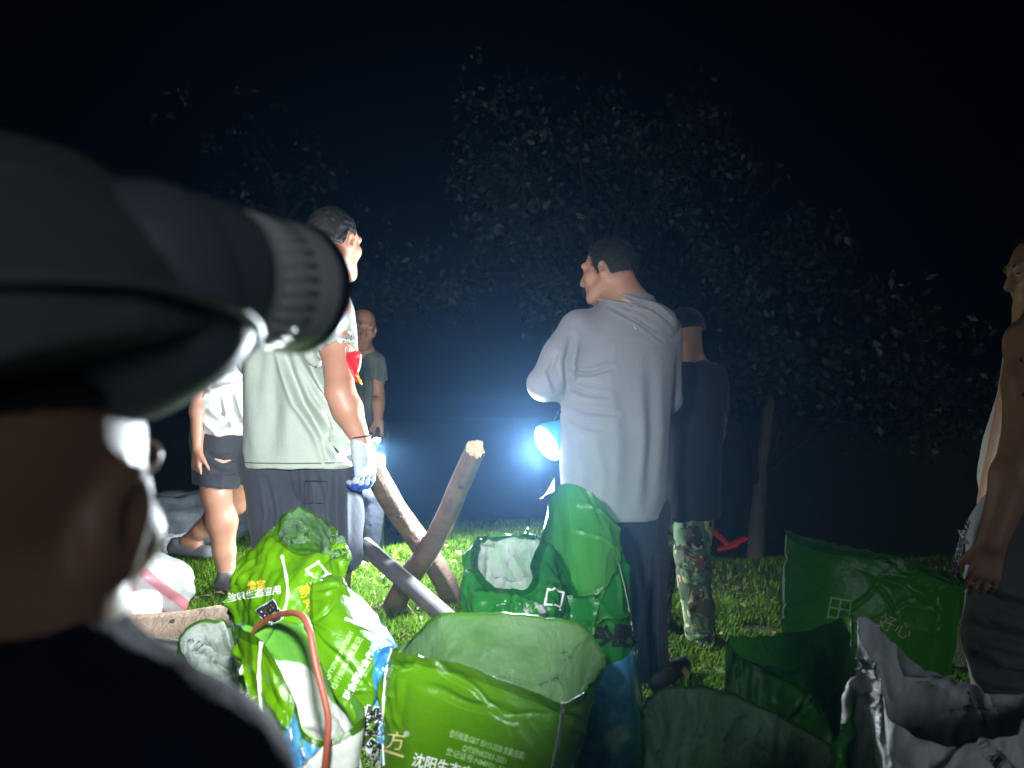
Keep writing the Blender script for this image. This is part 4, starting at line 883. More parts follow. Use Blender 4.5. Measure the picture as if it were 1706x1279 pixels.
# ------------------------------------------------------------------ lantern in front of the grey man
def lantern():
    c = W(916, 736, 3.04); h = empty('lantern', c); tag(h, 'glowing round lantern with cyan body held in front of the grey hoodie', 'lantern')
    ax = np.array([-.80, -.40, -.45]); ax /= np.linalg.norm(ax)
    lathe_obj('body', [(-.10, .001), (-.10, .045), (-.06, .068), (-.01, .080), (.012, .082), (.014, .076)], c, ax, M['cyan'], h, 40)
    lathe_obj('lens', [(.012, .0755), (.024, .066), (.032, .043), (.035, .001)], c, ax, M['lens_glow'], h, 40)
    a = np.linspace(0, math.pi, 16); sd = np.cross(ax, [0, 0, 1.0]); sd /= np.linalg.norm(sd)
    V, F = tube_mesh(c - ax*.05 + np.cos(a)[:, None]*ax*.05 + np.sin(a)[:, None]*np.array([0, 0, .10]), np.full(16, .007), 8); mesh('handle', V, F, M['black_plastic'], h)
    spot('lantern_light', c + ax * .07, c + np.array([-1, -.55, -.30]), LANT_W, 178, .35, (.80, .91, 1.0), .05, h)
lantern()

# ------------------------------------------------------------------ timbers and pipes
def post(name, a, b_, ra, rb, label, mat, cat, group, seed, rough=.10, splinter=True):
    a, b_ = np.array(a), np.array(b_); t = empty(name, b_); n = 34; q = np.linspace(0, 1, n)[:, None]
    d = b_ - a; L = np.linalg.norm(d); d /= L; sd = np.cross(d, [0, 1, 0]); sd /= np.linalg.norm(sd); up = np.cross(sd, d)
    P = a + (b_ - a) * q + sd * (.012 * np.sin(q * 7 + seed)) + up * (.010 * np.sin(q * 5 + 2 * seed))
    m_ = 36; an = np.linspace(0, 2*np.pi, m_, endpoint=False); V = []
    for i in range(n):
        r = ra + (rb - ra) * i / (n - 1)
        g = np.stack([np.cos(an)*3, np.sin(an)*3, np.full(m_, i*.12)], -1)
        rr = r * (1 + rough * vnoise(g, 1.1, seed) + rough * .5 * vnoise(g, 2.7, seed + 1) - rough * 1.1 * np.clip(1 - np.abs(vnoise(g * [1, 1, .25], 1.7, seed + 2)) * 6, 0, 1))
        V.append(P[i] + rr[:, None] * (np.cos(an)[:, None]*sd + np.sin(an)[:, None]*up))
    V = np.array(V)
    if splinter: V[0] += d * (.014 * vnoise(np.stack([np.cos(an), np.sin(an), an*0], -1), 3.1, seed + 4))[:, None]
    V = V.reshape(-1, 3); F = [(i*m_+j, (i+1)*m_+j, (i+1)*m_+(j+1) % m_, i*m_+(j+1) % m_) for i in range(n-1) for j in range(m_)]
    mesh('bark_surface', V, F, mat, t)
    for e, i in ((0, 0), (1, n - 1)):
        ring = V[i*m_:(i+1)*m_]; cc = ring.mean(0) + (d if e == 0 else -d) * .006; mesh('cut_end', np.vstack([ring, cc]), [(j, (j+1) % m_, m_) if e == 0 else ((j+1) % m_, j, m_) for j in range(m_)], M['wood_cut'], t)
    r = np.random.default_rng(seed)
    for k in range(5):                               # knots
        i = int(r.integers(4, n - 4)); j = int(r.integers(0, m_)); p = V[i*m_ + j]; o = p - P[i]; o /= np.linalg.norm(o)
        Vk, Fk = lathe([(-.006, .012), (.003, .010), (.004, .006), (.001, .001)], p, o + d*.01, 10); mesh('knot', Vk, Fk, M['bark'], t)
    return tag(t, label, cat, group)
post('timber_post', W(616, 768, 2.52), W(760, 1006, 4.02), .038, .060, 'rough timber post leaning down right from the gloved hand', M['wood'], 'post', 'crossed timber posts', 3)
post('timber_post', W(799, 748, 2.44), W(658, 1012, 3.72), .033, .055, 'rough timber post with split top crossing in front, leaning down left', M['wood'], 'post', 'crossed timber posts', 5)
post('lying_log', W(40, 1075, 3.30), W(440, 1035, 3.42), .105, .088, 'thick pale log lying on the ground behind the pipe at left', M['wood_pale'], 'log', None, 7, .08)
post('broken_stick', W(606, 1016, 3.72), W(668, 1006, 3.70), .014, .020, 'short broken stick on the grass below the crossed posts', M['wood'], 'stick', None, 9)
def pipe(a, b_, r, label, mat, bend=0):
    t = empty('pipe', b_); a, b_ = np.array(a), np.array(b_); ax = b_ - a; L = np.linalg.norm(ax)
    lathe_obj('tube', [(0, r*.8), (-.0, r*.97), (.003, r)] + [(L*k/12, r * (1 + .01*math.sin(3*k))) for k in range(1, 12)] + [(L, r), (L, r*.8)], a, ax, mat, t, 28)
    lathe_obj('hollow_end', [(.0, r*.8), (.05, r*.8), (.05, .0005)], a, ax, M['pipe_hole'], t, 28); tag(t, label, 'pipe')
pipe(W(607, 908, 3.25), W(905, 1172, 2.50), .037, 'grey metal pipe slanting up out of the sacks over the lit grass', M['pipe_dark'])
pipe(W(178, 1068, 3.02), W(420, 1092, 3.06), .034, 'dull metal pipe lying in front of the pale log', M['pipe'])

# ------------------------------------------------------------------ sacks
def cr_closed(P, n):                                # periodic Catmull-Rom, resampled evenly by control index
    P = np.array(P, float); K = len(P); u = np.linspace(0, K, n, endpoint=False); i = u.astype(int); t = (u - i)[:, None]
    a, b_, c, d = P[(i-1) % K], P[i % K], P[(i+1) % K], P[(i+2) % K]
    return .5*((2*b_) + (-a+c)*t + (2*a-5*b_+4*c-d)*t*t + (-a+3*b_-3*c+d)*t**3)
class Sack:
    def __init__(s, name, label, rings, mat, inner, nu=248, nv=112, amp=.010, freq=9, seed=1, group='open green plastic sacks', cat='sack', base=None, rim_amp=.55, soft=.006, crease=.013, aniso=(1, 1, .38), thick=.0016, liner=None, liner_v=(.05, .8), liner_gap=.014, liner_amp=.013):
        s.nu = nu
        R = [[W(*q) if len(q) == 3 else np.array(q[:3]) for q in r] for r in rings]
        K = len(R[0])
        if base:                                    # rounded rectangle on the ground: (px, d, half width, half depth)
            px, d, hw, hd = base; x0 = (px - CX) * d / FPX; a0 = [math.atan2(-(q[1] - np.mean([z[1] for z in R[-1]])), q[0] - np.mean([z[0] for z in R[-1]])) for q in R[-1]]
            th = np.linspace(math.pi, 3*math.pi, K, endpoint=False)
            f = lambda v: np.sign(v) * abs(v) ** .55
            B = [np.array([x0 + hw * f(math.cos(q)), d + hd * f(math.sin(q)), float(ground_z(x0, d)) + .006]) for q in th]
            sh = R[-1]; mid = [np.array(b_) * [1, 1, 1] * .55 + np.array(a_) * .45 + [0, 0, 0] for a_, b_ in zip(sh, B)]
            cm = np.mean(mid, 0); mid = [m_ + (m_ - cm) * [.10, .16, 0] for m_ in mid]
            low = [b_ * .88 + a_ * .12 + (b_ - np.mean(B, 0)) * [.06, .06, 0] for a_, b_ in zip(sh, B)]
            bot = [b_ * .97 + np.mean(B, 0) * .03 for b_ in B]; R = R + [mid, low, bot]
        G = np.array([cr_closed(r, nu) for r in R]); V = []
        m = len(G); T = np.concatenate([[0], np.cumsum(np.linalg.norm(np.diff(G, axis=0), axis=2).mean(1))]); T /= T[-1]
        tq = np.linspace(0, 1, nv) ** 1.35; idx = np.clip(np.searchsorted(T, tq, side='right') - 1, 0, m - 2)
        for t, i in zip(tq, idx):
            u = (t - T[i]) / (T[i+1] - T[i]); p0, p1, p2, p3 = G[max(i-1, 0)], G[i], G[i+1], G[min(i+2, m-1)]
            m1 = (p2 - p0) / (T[i+1] - T[max(i-1, 0)]) * (T[i+1] - T[i]); m2 = (p3 - p1) / (T[min(i+2, m-1)] - T[i]) * (T[i+1] - T[i])
            V.append((2*u**3-3*u**2+1)*p1 + (u**3-2*u**2+u)*m1 + (-2*u**3+3*u**2)*p2 + (u**3-u**2)*m2)
        G = np.array(V); N = s.normals(G); s.vt = tq
        w = (rim_amp + (1 - rim_amp) * smooth(0, .12, tq))[:, None] * smooth(1.0, .93, tq)[:, None]
        cr = np.random.default_rng(seed + 77)
        for _ in range(44):                          # crisp creases: short tent-shaped ridges across the film
            d_ = cr.normal(size=3); d_ /= np.linalg.norm(d_); p_ = G[cr.integers(1, nv - 1), cr.integers(nu)]; wd = cr.uniform(.005, .013); ln = cr.uniform(.05, .20)
            ds = (G - p_) @ d_ + .012 * vnoise(G, 14, seed + 2); near = np.linalg.norm(G - p_, axis=-1)
            G = G + N * (np.clip(1 - np.abs(ds) / wd, 0, 1) * np.clip(1 - near / ln, 0, 1) * w * crease * cr.choice([-1, 1, 1]))[..., None]
        flop = smooth(.10, 0, tq)[:, None]; G[..., 2] += flop * (.016 * vnoise(G, 9, seed + 5) + .008 * crumple(G, 18, seed + 6)); G = G + N * (flop * .014 * vnoise(G, 12, seed + 7))[..., None]
        N = s.normals(G)
        G = G + N * (w * (amp * crumple(G * aniso, freq, seed) + amp * .40 * crumple(G * aniso, freq * 2.6, seed + 9) + soft * vnoise(G, 5, seed)))[..., None]
        s.G = G; s.N = s.normals(G); s.nu, s.nv = nu, nv; s.seed = seed
        s.obj = empty(name, G[-1].mean(0)); tag(s.obj, label, cat, group)
        Go = G; Gi = G - s.N * thick; uv = np.stack(np.meshgrid(np.linspace(0, 1, nu, endpoint=False), tq), -1)
        F = s.faces(nv); n0 = nv * nu; Fi = (F + n0)[:, ::-1]
        j = np.arange(nu); k = (j + 1) % nu; Fr = np.stack([j, j + n0, k + n0, k], 1)
        VV = np.concatenate([Go.reshape(-1, 3), Gi.reshape(-1, 3)]); UV = np.concatenate([uv.reshape(-1, 2)] * 2)
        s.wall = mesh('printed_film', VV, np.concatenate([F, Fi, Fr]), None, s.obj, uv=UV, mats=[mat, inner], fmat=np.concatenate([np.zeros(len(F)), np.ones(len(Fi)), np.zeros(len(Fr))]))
        bc = G[-1].mean(0); mesh('bottom_panel', np.vstack([G[-1], bc]), [((q + 1) % nu, q, nu) for q in range(nu)], mat, s.obj, uv=np.vstack([uv[-1], [.5, 1]]))
        if liner:
            a, b_ = int(liner_v[0] * nv), int(liner_v[1] * nv); Gl = G[a:b_]; Nl = s.N[a:b_]; w = smooth(0, .25, np.linspace(0, 1, b_ - a))[:, None]
            Gl = Gl - Nl * (.004 + liner_gap * w + liner_amp * (1 + .5 * w) * np.abs(crumple((Gl + 3) * aniso, freq * 1.3, seed + 40)) + liner_amp * .35 * crumple(Gl * aniso, freq * 2.6, seed + 50) * w)[..., None]
            s.liner = mesh('liner', Gl.reshape(-1, 3), s.faces(b_ - a)[:, ::-1], liner, s.obj)
    def faces(s, nv):
        nu = s.nu
        i, j = np.meshgrid(np.arange(nv - 1), np.arange(nu), indexing='ij'); i = i.ravel(); j = j.ravel(); k = (j + 1) % nu
        return np.stack([i*nu + j, (i+1)*nu + j, (i+1)*nu + k, i*nu + k], 1)
    def normals(s, G):
        du = np.roll(G, -1, 1) - np.roll(G, 1, 1); dv = np.gradient(G, axis=0); N = np.cross(dv, du)
        return N / np.maximum(np.linalg.norm(N, axis=-1), 1e-9)[..., None]
    def at(s, u, v, off):
        u = np.asarray(u) * s.nu; v = np.clip(np.asarray(v), 0, 1) * (s.nv - 1); i = np.clip(np.floor(v).astype(int), 0, s.nv - 2); j = np.floor(u).astype(int); fv = (v - i)[..., None]; fu = (u - j)[..., None]
        def L(A): return (A[i, j % s.nu]*(1-fu) + A[i, (j+1) % s.nu]*fu)*(1-fv) + (A[i+1, j % s.nu]*(1-fu) + A[i+1, (j+1) % s.nu]*fu)*fv
        return L(s.G) + L(s.N) * off
    def locate(s, px, py):                          # (u, v) on the side facing the camera for photo pixels
        gx, gy = proj(s.G); face = (s.N * (s.G - np.array([0, 0, CAMH]))).sum(-1) < 0
        px = np.asarray(px, float); py = np.asarray(py, float); ou = np.zeros(px.shape); ov = np.zeros(px.shape)
        depth = s.G[..., 1]
        for q in np.ndindex(px.shape):
            D = (gx - px[q])**2 + (gy - py[q])**2 + np.where(face, 0, 1e6); D = np.where(D < D.min() + 30, D + depth * 40, D + 1e3); i, j = np.unravel_index(np.argmin(D), D.shape)
            u, v = float(j), float(i)
            for _ in range(4):
                i0 = int(np.clip(v, 0, s.nv - 2)); j0 = int(np.floor(u)) % s.nu; j1 = (j0 + 1) % s.nu; fu = u - np.floor(u); fv = v - i0
                f = lambda A: (A[i0, j0]*(1-fu) + A[i0, j1]*fu)*(1-fv) + (A[i0+1, j0]*(1-fu) + A[i0+1, j1]*fu)*fv
                ex, ey = px[q] - f(gx), py[q] - f(gy); a, c = gx[i0, j1] - gx[i0, j0], gy[i0, j1] - gy[i0, j0]; b_, d = gx[i0+1, j0] - gx[i0, j0], gy[i0+1, j0] - gy[i0, j0]
                det = a*d - b_*c
                if abs(det) < 1e-3: break
                u += np.clip((ex*d - b_*ey) / det, -1.5, 1.5); v = np.clip(v + np.clip((a*ey - c*ex) / det, -1.5, 1.5), 0, s.nv - 1.001)
            ou[q] = u / s.nu; ov[q] = v / (s.nv - 1)
        return ou, ov
    def seam(s, pts, w, name='seam', mat=None):     # a strip of tape along photo-pixel points
        P = spline(np.array(pts, float), 10); u, v = s.locate(P[:, 0], P[:, 1]); C_ = s.at(u, v, .0022); Nn = s.at(u, v, 1.0) - s.at(u, v, 0)
        T = np.gradient(C_, axis=0); S = np.cross(T, Nn); S /= np.maximum(np.linalg.norm(S, axis=1), 1e-9)[:, None]; wv = w * (1 + .25 * np.sin(np.arange(len(P)) * 1.3))[:, None]
        V = np.concatenate([C_ - S*wv, C_ + S*wv, C_ - S*wv - Nn*.003, C_ + S*wv - Nn*.003]); n = len(P); F = []
        for i in range(n - 1):
            F += [(i, i+1, n+i+1, n+i), (2*n+i, i, i+1, 2*n+i+1)[::-1], (n+i, n+i+1, 3*n+i+1, 3*n+i)[::-1]]
        return mesh(name, V, F, mat or M['seam'], s.wall)
    def text(s, body, px, py, size, rot, mat, bold=0.0, off=.0016, shear=0, name='lettering', outline=None, width=None):
        for pas in ((outline, bold + .028, off * .6), (mat, bold, off)) if outline else ((mat, bold, off),):
            cu = bpy.data.curves.new('lettering', 'FONT'); cu.body = body; cu.size = 1; cu.offset = pas[1]; cu.resolution_u = 3; cu.align_x = 'CENTER'; cu.align_y = 'CENTER'; cu.shear = shear
            to = bpy.data.objects.new('lettering', cu); C.objects.link(to); dg = bpy.context.evaluated_depsgraph_get(); tm = to.evaluated_get(dg).to_mesh()
            bm = bmesh.new(); bm.from_mesh(tm); to.evaluated_get(dg).to_mesh_clear(); bpy.data.objects.remove(to); bpy.data.curves.remove(cu)
            if len(bm.verts) == 0: bm.free(); continue
            bmesh.ops.triangulate(bm, faces=bm.faces); le = [e for e in bm.edges if e.calc_length() > .22]
            if le: bmesh.ops.subdivide_edges(bm, edges=le, cuts=2); bmesh.ops.triangulate(bm, faces=bm.faces)
            Q = np.array([v.co[:2] for v in bm.verts]); F = [tuple(v.index for v in f.verts) for f in bm.faces]; bm.free()
            if width: Q[:, 0] *= width / size / (Q[:, 0].max() - Q[:, 0].min())
            a = math.radians(rot); X_ = px + size*(Q[:, 0]*math.cos(a) + Q[:, 1]*math.sin(a)); Y_ = py + size*(Q[:, 0]*math.sin(a) - Q[:, 1]*math.cos(a))
            # locate a coarse lattice once, then interpolate every letter vertex on it
            n = 13; lx = np.linspace(Q[:, 0].min(), Q[:, 0].max() + 1e-6, n); ly = np.linspace(Q[:, 1].min(), Q[:, 1].max() + 1e-6, 4); A, B = np.meshgrid(lx, ly, indexing='ij')
            u, v = s.locate(px + size*(A*math.cos(a) + B*math.sin(a)), py + size*(A*math.sin(a) - B*math.cos(a)))
            u = u - np.round(u - np.median(u))
            fx = np.clip((Q[:, 0] - lx[0]) / (lx[-1] - lx[0]) * (n - 1), 0, n - 1.001); fy = np.clip((Q[:, 1] - ly[0]) / (ly[-1] - ly[0]) * 3, 0, 2.999); i = fx.astype(int); j = fy.astype(int); fx -= i; fy -= j
            L = lambda A_: (A_[i, j]*(1-fx) + A_[i+1, j]*fx)*(1-fy) + (A_[i, j+1]*(1-fx) + A_[i+1, j+1]*fx)*fy
            mesh(name, s.at(L(u), L(v), pas[2]), F, pas[0], s.wall, smooth_shade=False)

G1, G2 = (.095, .25, .002), (.12, .29, .003); GL, GL2 = (.14, .36, .018), (.19, .42, .025); GD, GD2 = (.035, .24, .006), (.05, .29, .008)
M['bagA'] = bagmat('lime_sack_film_with_blue_band', (.12, .36, .003), (.19, .44, .004), panel=(0, 1, .36), white=(0, 1, .43), hem=.02)
M['bagB1'] = bagmat('lime_sack_film', G1, (.14, .34, .003), panel=(1, .25, .30), white=(1, .4, .42), hem=.04)
M['bagB2'] = bagmat('green_sack_film_with_sky', G1, (.11, .31, .003), panel=(0, 1, .285), white=(.1, 1, .52), hem=.012)
M['bagC'] = bagmat('bright_sack_film', (.06, .28, .01), (.10, .34, .015), panel=(0, 1, .20), white=None, hem=.05)
M['bagD'] = bagmat('green_sack_film', G1, (.085, .26, .003), hem=.035, trans=.36)
M['bagE'] = bagmat('emerald_sack_film', (.022, .22, .02), (.035, .27, .03), hem=.03, trans=.5, rough=.16)
M['bagF'] = bagmat('emerald_sack_film_with_sky', (.018, .20, .025), (.03, .26, .035), panel=(0, 1, .40), hem=.015, trans=.34, rough=.18)
M['bagG'] = bagmat('deep_green_sack_film', GD, GD2, hem=.03, trans=.42)
M['bagH'] = bagmat('dark_green_sack_film', (.055, .30, .003), (.08, .36, .004), hem=.03, trans=.42)
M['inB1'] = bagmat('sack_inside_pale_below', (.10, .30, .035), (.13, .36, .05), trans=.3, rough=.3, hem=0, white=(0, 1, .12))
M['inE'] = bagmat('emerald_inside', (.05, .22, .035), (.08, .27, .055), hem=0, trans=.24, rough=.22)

# small-mouthed sack at the back left
A = Sack('plastic_sack', 'tall lime green sack with puckered mouth in front of the dark trousers', [
    [(461, 888, 2.02), (478, 908, 1.96), (508, 922, 1.93), (540, 916, 1.94), (556, 890, 2.0), (548, 862, 2.06), (527, 846, 2.10), (500, 842, 2.11), (476, 855, 2.08)],
    [(424, 915, 2.02), (462, 938, 1.92), (505, 945, 1.88), (545, 940, 1.90), (565, 925, 2.0), (550, 900, 2.12), (525, 890, 2.16), (492, 888, 2.17), (450, 895, 2.12)],
    [(386, 968, 2.02), (428, 985, 1.90), (490, 990, 1.85), (550, 986, 1.88), (573, 980, 2.0), (556, 960, 2.16), (520, 950, 2.20), (470, 950, 2.2), (415, 958, 2.14)],
    [(392, 1050, 2.02), (432, 1060, 1.89), (490, 1062, 1.84), (556, 1062, 1.87), (584, 1055, 2.0), (560, 1040, 2.18), (522, 1035, 2.22), (470, 1035, 2.22), (415, 1042, 2.16)]],
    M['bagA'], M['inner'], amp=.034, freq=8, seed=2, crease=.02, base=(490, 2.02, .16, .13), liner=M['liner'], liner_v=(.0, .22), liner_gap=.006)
A.text('沈阳生态应用', 425, 990, 15, -9, M['white_print'], .01); A.text('稳定', 428, 976, 16, -8, M['gold_print'], .03); A.text('肥', 452, 1024, 36, -34, M['black_print'], .05, outline=M['white_print'])
A.seam([(470, 925), (480, 985), (470, 1030)], .003); A.text('◇', 527, 955, 40, 10, M['white_print'], 0); A.text('高氮', 512, 995, 24, 64, M['gold_print'], 0)

# sack lying open with a raised panel, behind the cord
B2 = Sack('plastic_sack', 'green sack with tall leaning panel and sky blue print left of the centre sack', [r_[::-1] for r_ in [
    [(519, 963, 1.70), (514, 1000, 1.66), (516, 1040, 1.62), (524, 1085, 1.59), (550, 1140, 1.56), (585, 1195, 1.55), (610, 1235, 1.60), (590, 1200, 1.72), (560, 1120, 1.76), (535, 1040, 1.76), (524, 985, 1.74)],
    [(560, 966, 1.72), (552, 1005, 1.64), (552, 1050, 1.60), (560, 1100, 1.57), (580, 1160, 1.55), (604, 1220, 1.54), (624, 1270, 1.60), (620, 1200, 1.76), (600, 1110, 1.80), (580, 1040, 1.80), (566, 990, 1.78)],
    [(604, 1003, 1.74), (600, 1040, 1.64), (602, 1085, 1.59), (608, 1135, 1.56), (616, 1190, 1.54), (628, 1250, 1.54), (640, 1300, 1.60), (650, 1230, 1.78), (646, 1140, 1.82), (634, 1070, 1.82), (616, 1020, 1.80)],
    [(656, 1080, 1.72), (650, 1110, 1.64), (646, 1150, 1.59), (642, 1195, 1.56), (640, 1240, 1.54), (640, 1290, 1.54), (650, 1340, 1.60), (680, 1290, 1.78), (684, 1200, 1.82), (676, 1130, 1.82), (664, 1095, 1.78)],
    [(690, 1300, 1.7), (650, 1350, 1.6), (620, 1400, 1.56), (600, 1440, 1.54), (590, 1480, 1.54), (600, 1520, 1.56), (640, 1540, 1.62), (700, 1520, 1.78), (730, 1460, 1.82), (736, 1400, 1.82), (720, 1340, 1.78)]]],
    M['bagB2'], M['inner_pale'], amp=.006, freq=5, seed=4, soft=.004)
B2.text('联合研发合作单位', 606, 1112, 15, -61, M['white_print'], .012); B2.text('执行标准含氯登记', 578, 1105, 12, -62, M['pale_print'], .01); B2.text('Q/TSFNKD01-2021', 566, 1092, 11, -63, M['pale_print'], .01)
B2.text('肥', 628, 1205, 46, 12, M['black_print'], .06, outline=M['white_print']); B2.text('细', 626, 1262, 48, 14, M['black_print'], .06, outline=M['white_print']); B2.seam([(574, 1031), (610, 1046), (640, 1062)], .0035); B2.seam([(655, 1082), (648, 1120), (641, 1170), (639, 1230), (640, 1278)], .0028)

B1 = Sack('plastic_sack', 'lime green sack with slanting open mouth and white seam beside the cord', [
    [(391, 1036, 1.56), (402, 1040, 1.50), (430, 1060, 1.46), (462, 1110, 1.43), (492, 1170, 1.41), (512, 1220, 1.41), (545, 1228, 1.42), (590, 1208, 1.44), (609, 1190, 1.48), (585, 1150, 1.54), (545, 1095, 1.585), (512, 1040, 1.61), (480, 1030, 1.62), (430, 1040, 1.60)],
    [(396, 1090, 1.56), (408, 1105, 1.48), (434, 1125, 1.44), (462, 1165, 1.41), (490, 1215, 1.395), (512, 1258, 1.395), (545, 1270, 1.41), (588, 1255, 1.43), (602, 1235, 1.48), (582, 1200, 1.55), (548, 1160, 1.60), (515, 1110, 1.63), (480, 1100, 1.64), (430, 1100, 1.62)],
    [(410, 1180, 1.56), (420, 1200, 1.47), (445, 1220, 1.43), (470, 1250, 1.40), (492, 1290, 1.385), (514, 1320, 1.385), (545, 1330, 1.40), (580, 1325, 1.42), (594, 1310, 1.48), (578, 1280, 1.56), (550, 1250, 1.61), (518, 1210, 1.64), (485, 1195, 1.65), (440, 1190, 1.63)]],
    M['bagB1'], M['inB1'], amp=.014, freq=7, seed=6, base=(500, 1.52, .15, .10))
B1.seam([(436, 1068), (432, 1120), (436, 1180), (446, 1230), (458, 1278)], .003); B1.text('矿', 440, 1256, 30, 10, M['white_print'], .03); B1.text('回△', 418, 1160, 20, 30, M['cream_print'], 0); B1.text('心好', 424, 1200, 18, 40, M['cream_print'], 0); B1.text('田目', 545, 1195, 30, 22, M['pale_print'], 0)

Cb = Sack('plastic_sack', 'small bright green sack with round mouth showing white liner at far left', [
    [(303, 1080, 1.74), (310, 1112, 1.68), (330, 1140, 1.64), (365, 1153, 1.62), (400, 1148, 1.63), (413, 1118, 1.68), (405, 1075, 1.75), (388, 1045, 1.80), (360, 1034, 1.82), (330, 1040, 1.81), (312, 1058, 1.78)],
    [(298, 1110, 1.76), (310, 1145, 1.67), (335, 1172, 1.62), (370, 1182, 1.60), (404, 1176, 1.61), (420, 1148, 1.68), (414, 1110, 1.78), (395, 1085, 1.84), (362, 1075, 1.87), (328, 1080, 1.86), (308, 1090, 1.82)],
    [(310, 1180, 1.77), (325, 1210, 1.66), (350, 1230, 1.60), (382, 1238, 1.58), (414, 1232, 1.60), (432, 1206, 1.68), (426, 1170, 1.80), (405, 1150, 1.87), (372, 1142, 1.90), (340, 1146, 1.88), (320, 1160, 1.83)]],
    M['bagC'], M['inner'], amp=.014, freq=9, seed=8, base=(380, 1.74, .13, .11), liner=M['liner_white'], liner_v=(.03, .5), liner_gap=.016, liner_amp=.005)
Cb.text('◎', 398, 1192, 40, -20, M['white_print'], 0)

D = Sack('plastic_sack', 'large green sack front and centre with printed standards text and milky liner', [
    [(652, 1079, 1.56), (690, 1088, 1.50), (740, 1098, 1.46), (800, 1119, 1.43), (870, 1143, 1.41), (935, 1160, 1.42), (985, 1146, 1.48), (1004, 1110, 1.56), (995, 1072, 1.66), (950, 1042, 1.74), (880, 1027, 1.78), (800, 1026, 1.78), (735, 1032, 1.74), (685, 1055, 1.65)],
    [(640, 1130, 1.56), (678, 1150, 1.48), (735, 1168, 1.44), (800, 1185, 1.41), (868, 1205, 1.39), (930, 1220, 1.405), (968, 1205, 1.47), (985, 1170, 1.57), (975, 1130, 1.68), (935, 1105, 1.76), (875, 1095, 1.80), (800, 1095, 1.80), (730, 1100, 1.76), (675, 1112, 1.66)],
    [(638, 1230, 1.55), (675, 1260, 1.46), (735, 1280, 1.42), (800, 1295, 1.39), (862, 1310, 1.375), (915, 1318, 1.40), (945, 1300, 1.47), (955, 1260, 1.58), (945, 1225, 1.69), (912, 1200, 1.76), (860, 1190, 1.80), (800, 1188, 1.80), (735, 1192, 1.76), (680, 1205, 1.66)]],
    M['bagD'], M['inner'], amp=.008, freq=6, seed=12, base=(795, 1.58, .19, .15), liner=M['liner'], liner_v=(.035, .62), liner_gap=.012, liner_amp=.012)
D.text('沈阳生态应用研究所', 778, 1289, 25, 14.5, M['white_print'], .012, width=186); D.text('执行标准:GB/T 35113-2020 含氯(低氯)', 812, 1241, 14, 17.5, M['pale_print'], .012, width=130); D.text('Q/TSFNKD01-2021', 808, 1257, 14, 17.5, M['pale_print'], .012, width=76); D.text('登记证号:NMF01-211', 795, 1268, 13, 18, M['pale_print'], .012, width=106)
D.text('方', 660, 1236, 34, 8, M['cream_print'], 0); D.text('一', 655, 1258, 40, 18, M['cream_print'], .01); D.text('®', 678, 1223, 12, 0, M['white_print'], 0)
D.seam([(938, 1160), (936, 1190), (929, 1235), (920, 1278)], .0034); D.seam([(652, 1081), (645, 1110), (640, 1160), (638, 1220), (640, 1275)], .0022)

E = Sack('plastic_sack', 'crumpled emerald sack with white inside showing through its square mouth', [
    [(790, 930, 2.20), (808, 960, 2.12), (838, 982, 2.07), (872, 986, 2.06), (886, 968, 2.10), (884, 940, 2.16), (902, 902, 2.24), (880, 890, 2.30), (845, 888, 2.32), (812, 896, 2.30), (796, 910, 2.26)],
    [(770, 950, 2.22), (786, 992, 2.10), (826, 1010, 2.03), (880, 1012, 2.02), (915, 995, 2.06), (925, 965, 2.14), (925, 920, 2.26), (900, 905, 2.34), (850, 898, 2.38), (805, 905, 2.36), (780, 925, 2.30)],
    [(776, 1030, 2.22), (795, 1060, 2.09), (836, 1075, 2.02), (890, 1078, 2.00), (930, 1065, 2.04), (948, 1040, 2.14), (945, 1000, 2.28), (915, 985, 2.38), (860, 980, 2.42), (812, 985, 2.40), (786, 1005, 2.32)]],
    M['bagE'], M['inE'], amp=.036, freq=8, seed=14, crease=.018, base=(865, 2.2, .17, .13), liner=M['liner_white'], liner_v=(.15, .5), liner_gap=.012, liner_amp=.006)
E.text('口', 922, 1000, 40, 12, M['white_print'], 0)

Fb = Sack('plastic_sack', 'tallest emerald sack standing against the grey hoodie, translucent upper panel', [
    [(914, 830, 2.34), (908, 880, 2.28), (890, 940, 2.22), (905, 985, 2.17), (950, 992, 2.14), (1000, 985, 2.16), (1028, 950, 2.22), (1032, 900, 2.30), (1024, 858, 2.38), (1000, 826, 2.43), (965, 810, 2.44), (930, 805, 2.41)],
    [(905, 880, 2.36), (896, 940, 2.28), (892, 985, 2.20), (915, 1025, 2.14), (955, 1035, 2.11), (1005, 1030, 2.13), (1036, 1000, 2.20), (1040, 950, 2.32), (1030, 910, 2.42), (1003, 890, 2.47), (962, 880, 2.48), (926, 872, 2.44)],
    [(910, 1000, 2.36), (905, 1040, 2.28), (915, 1075, 2.19), (940, 1095, 2.12), (972, 1100, 2.09), (1018, 1095, 2.12), (1050, 1075, 2.20), (1054, 1035, 2.32), (1042, 1005, 2.43), (1012, 990, 2.49), (970, 985, 2.50), (935, 988, 2.46)]],
    M['bagF'], M['inE'], amp=.024, freq=6, seed=16, crease=.014, base=(985, 2.28, .17, .13))
Fb.text('肥', 1040, 1062, 40, 4, M['black_print'], .05); Fb.text('今', 1002, 1062, 40, 20, M['black_print'], .05); Fb.seam([(1030, 935), (1042, 985), (1052, 1040), (1056, 1090)], .0022)
V, F_ = [], []
gx_, gz_ = np.meshgrid(np.linspace(0, 1, 18), np.linspace(0, 1, 18), indexing='ij'); P = np.array([[W(898 + 26*a + 6*b_*(1-a), 830 - 22*b_*a - 12*a, 2.36 - .03*a) for b_ in np.linspace(0, 1, 18)] for a in np.linspace(0, 1, 18)])
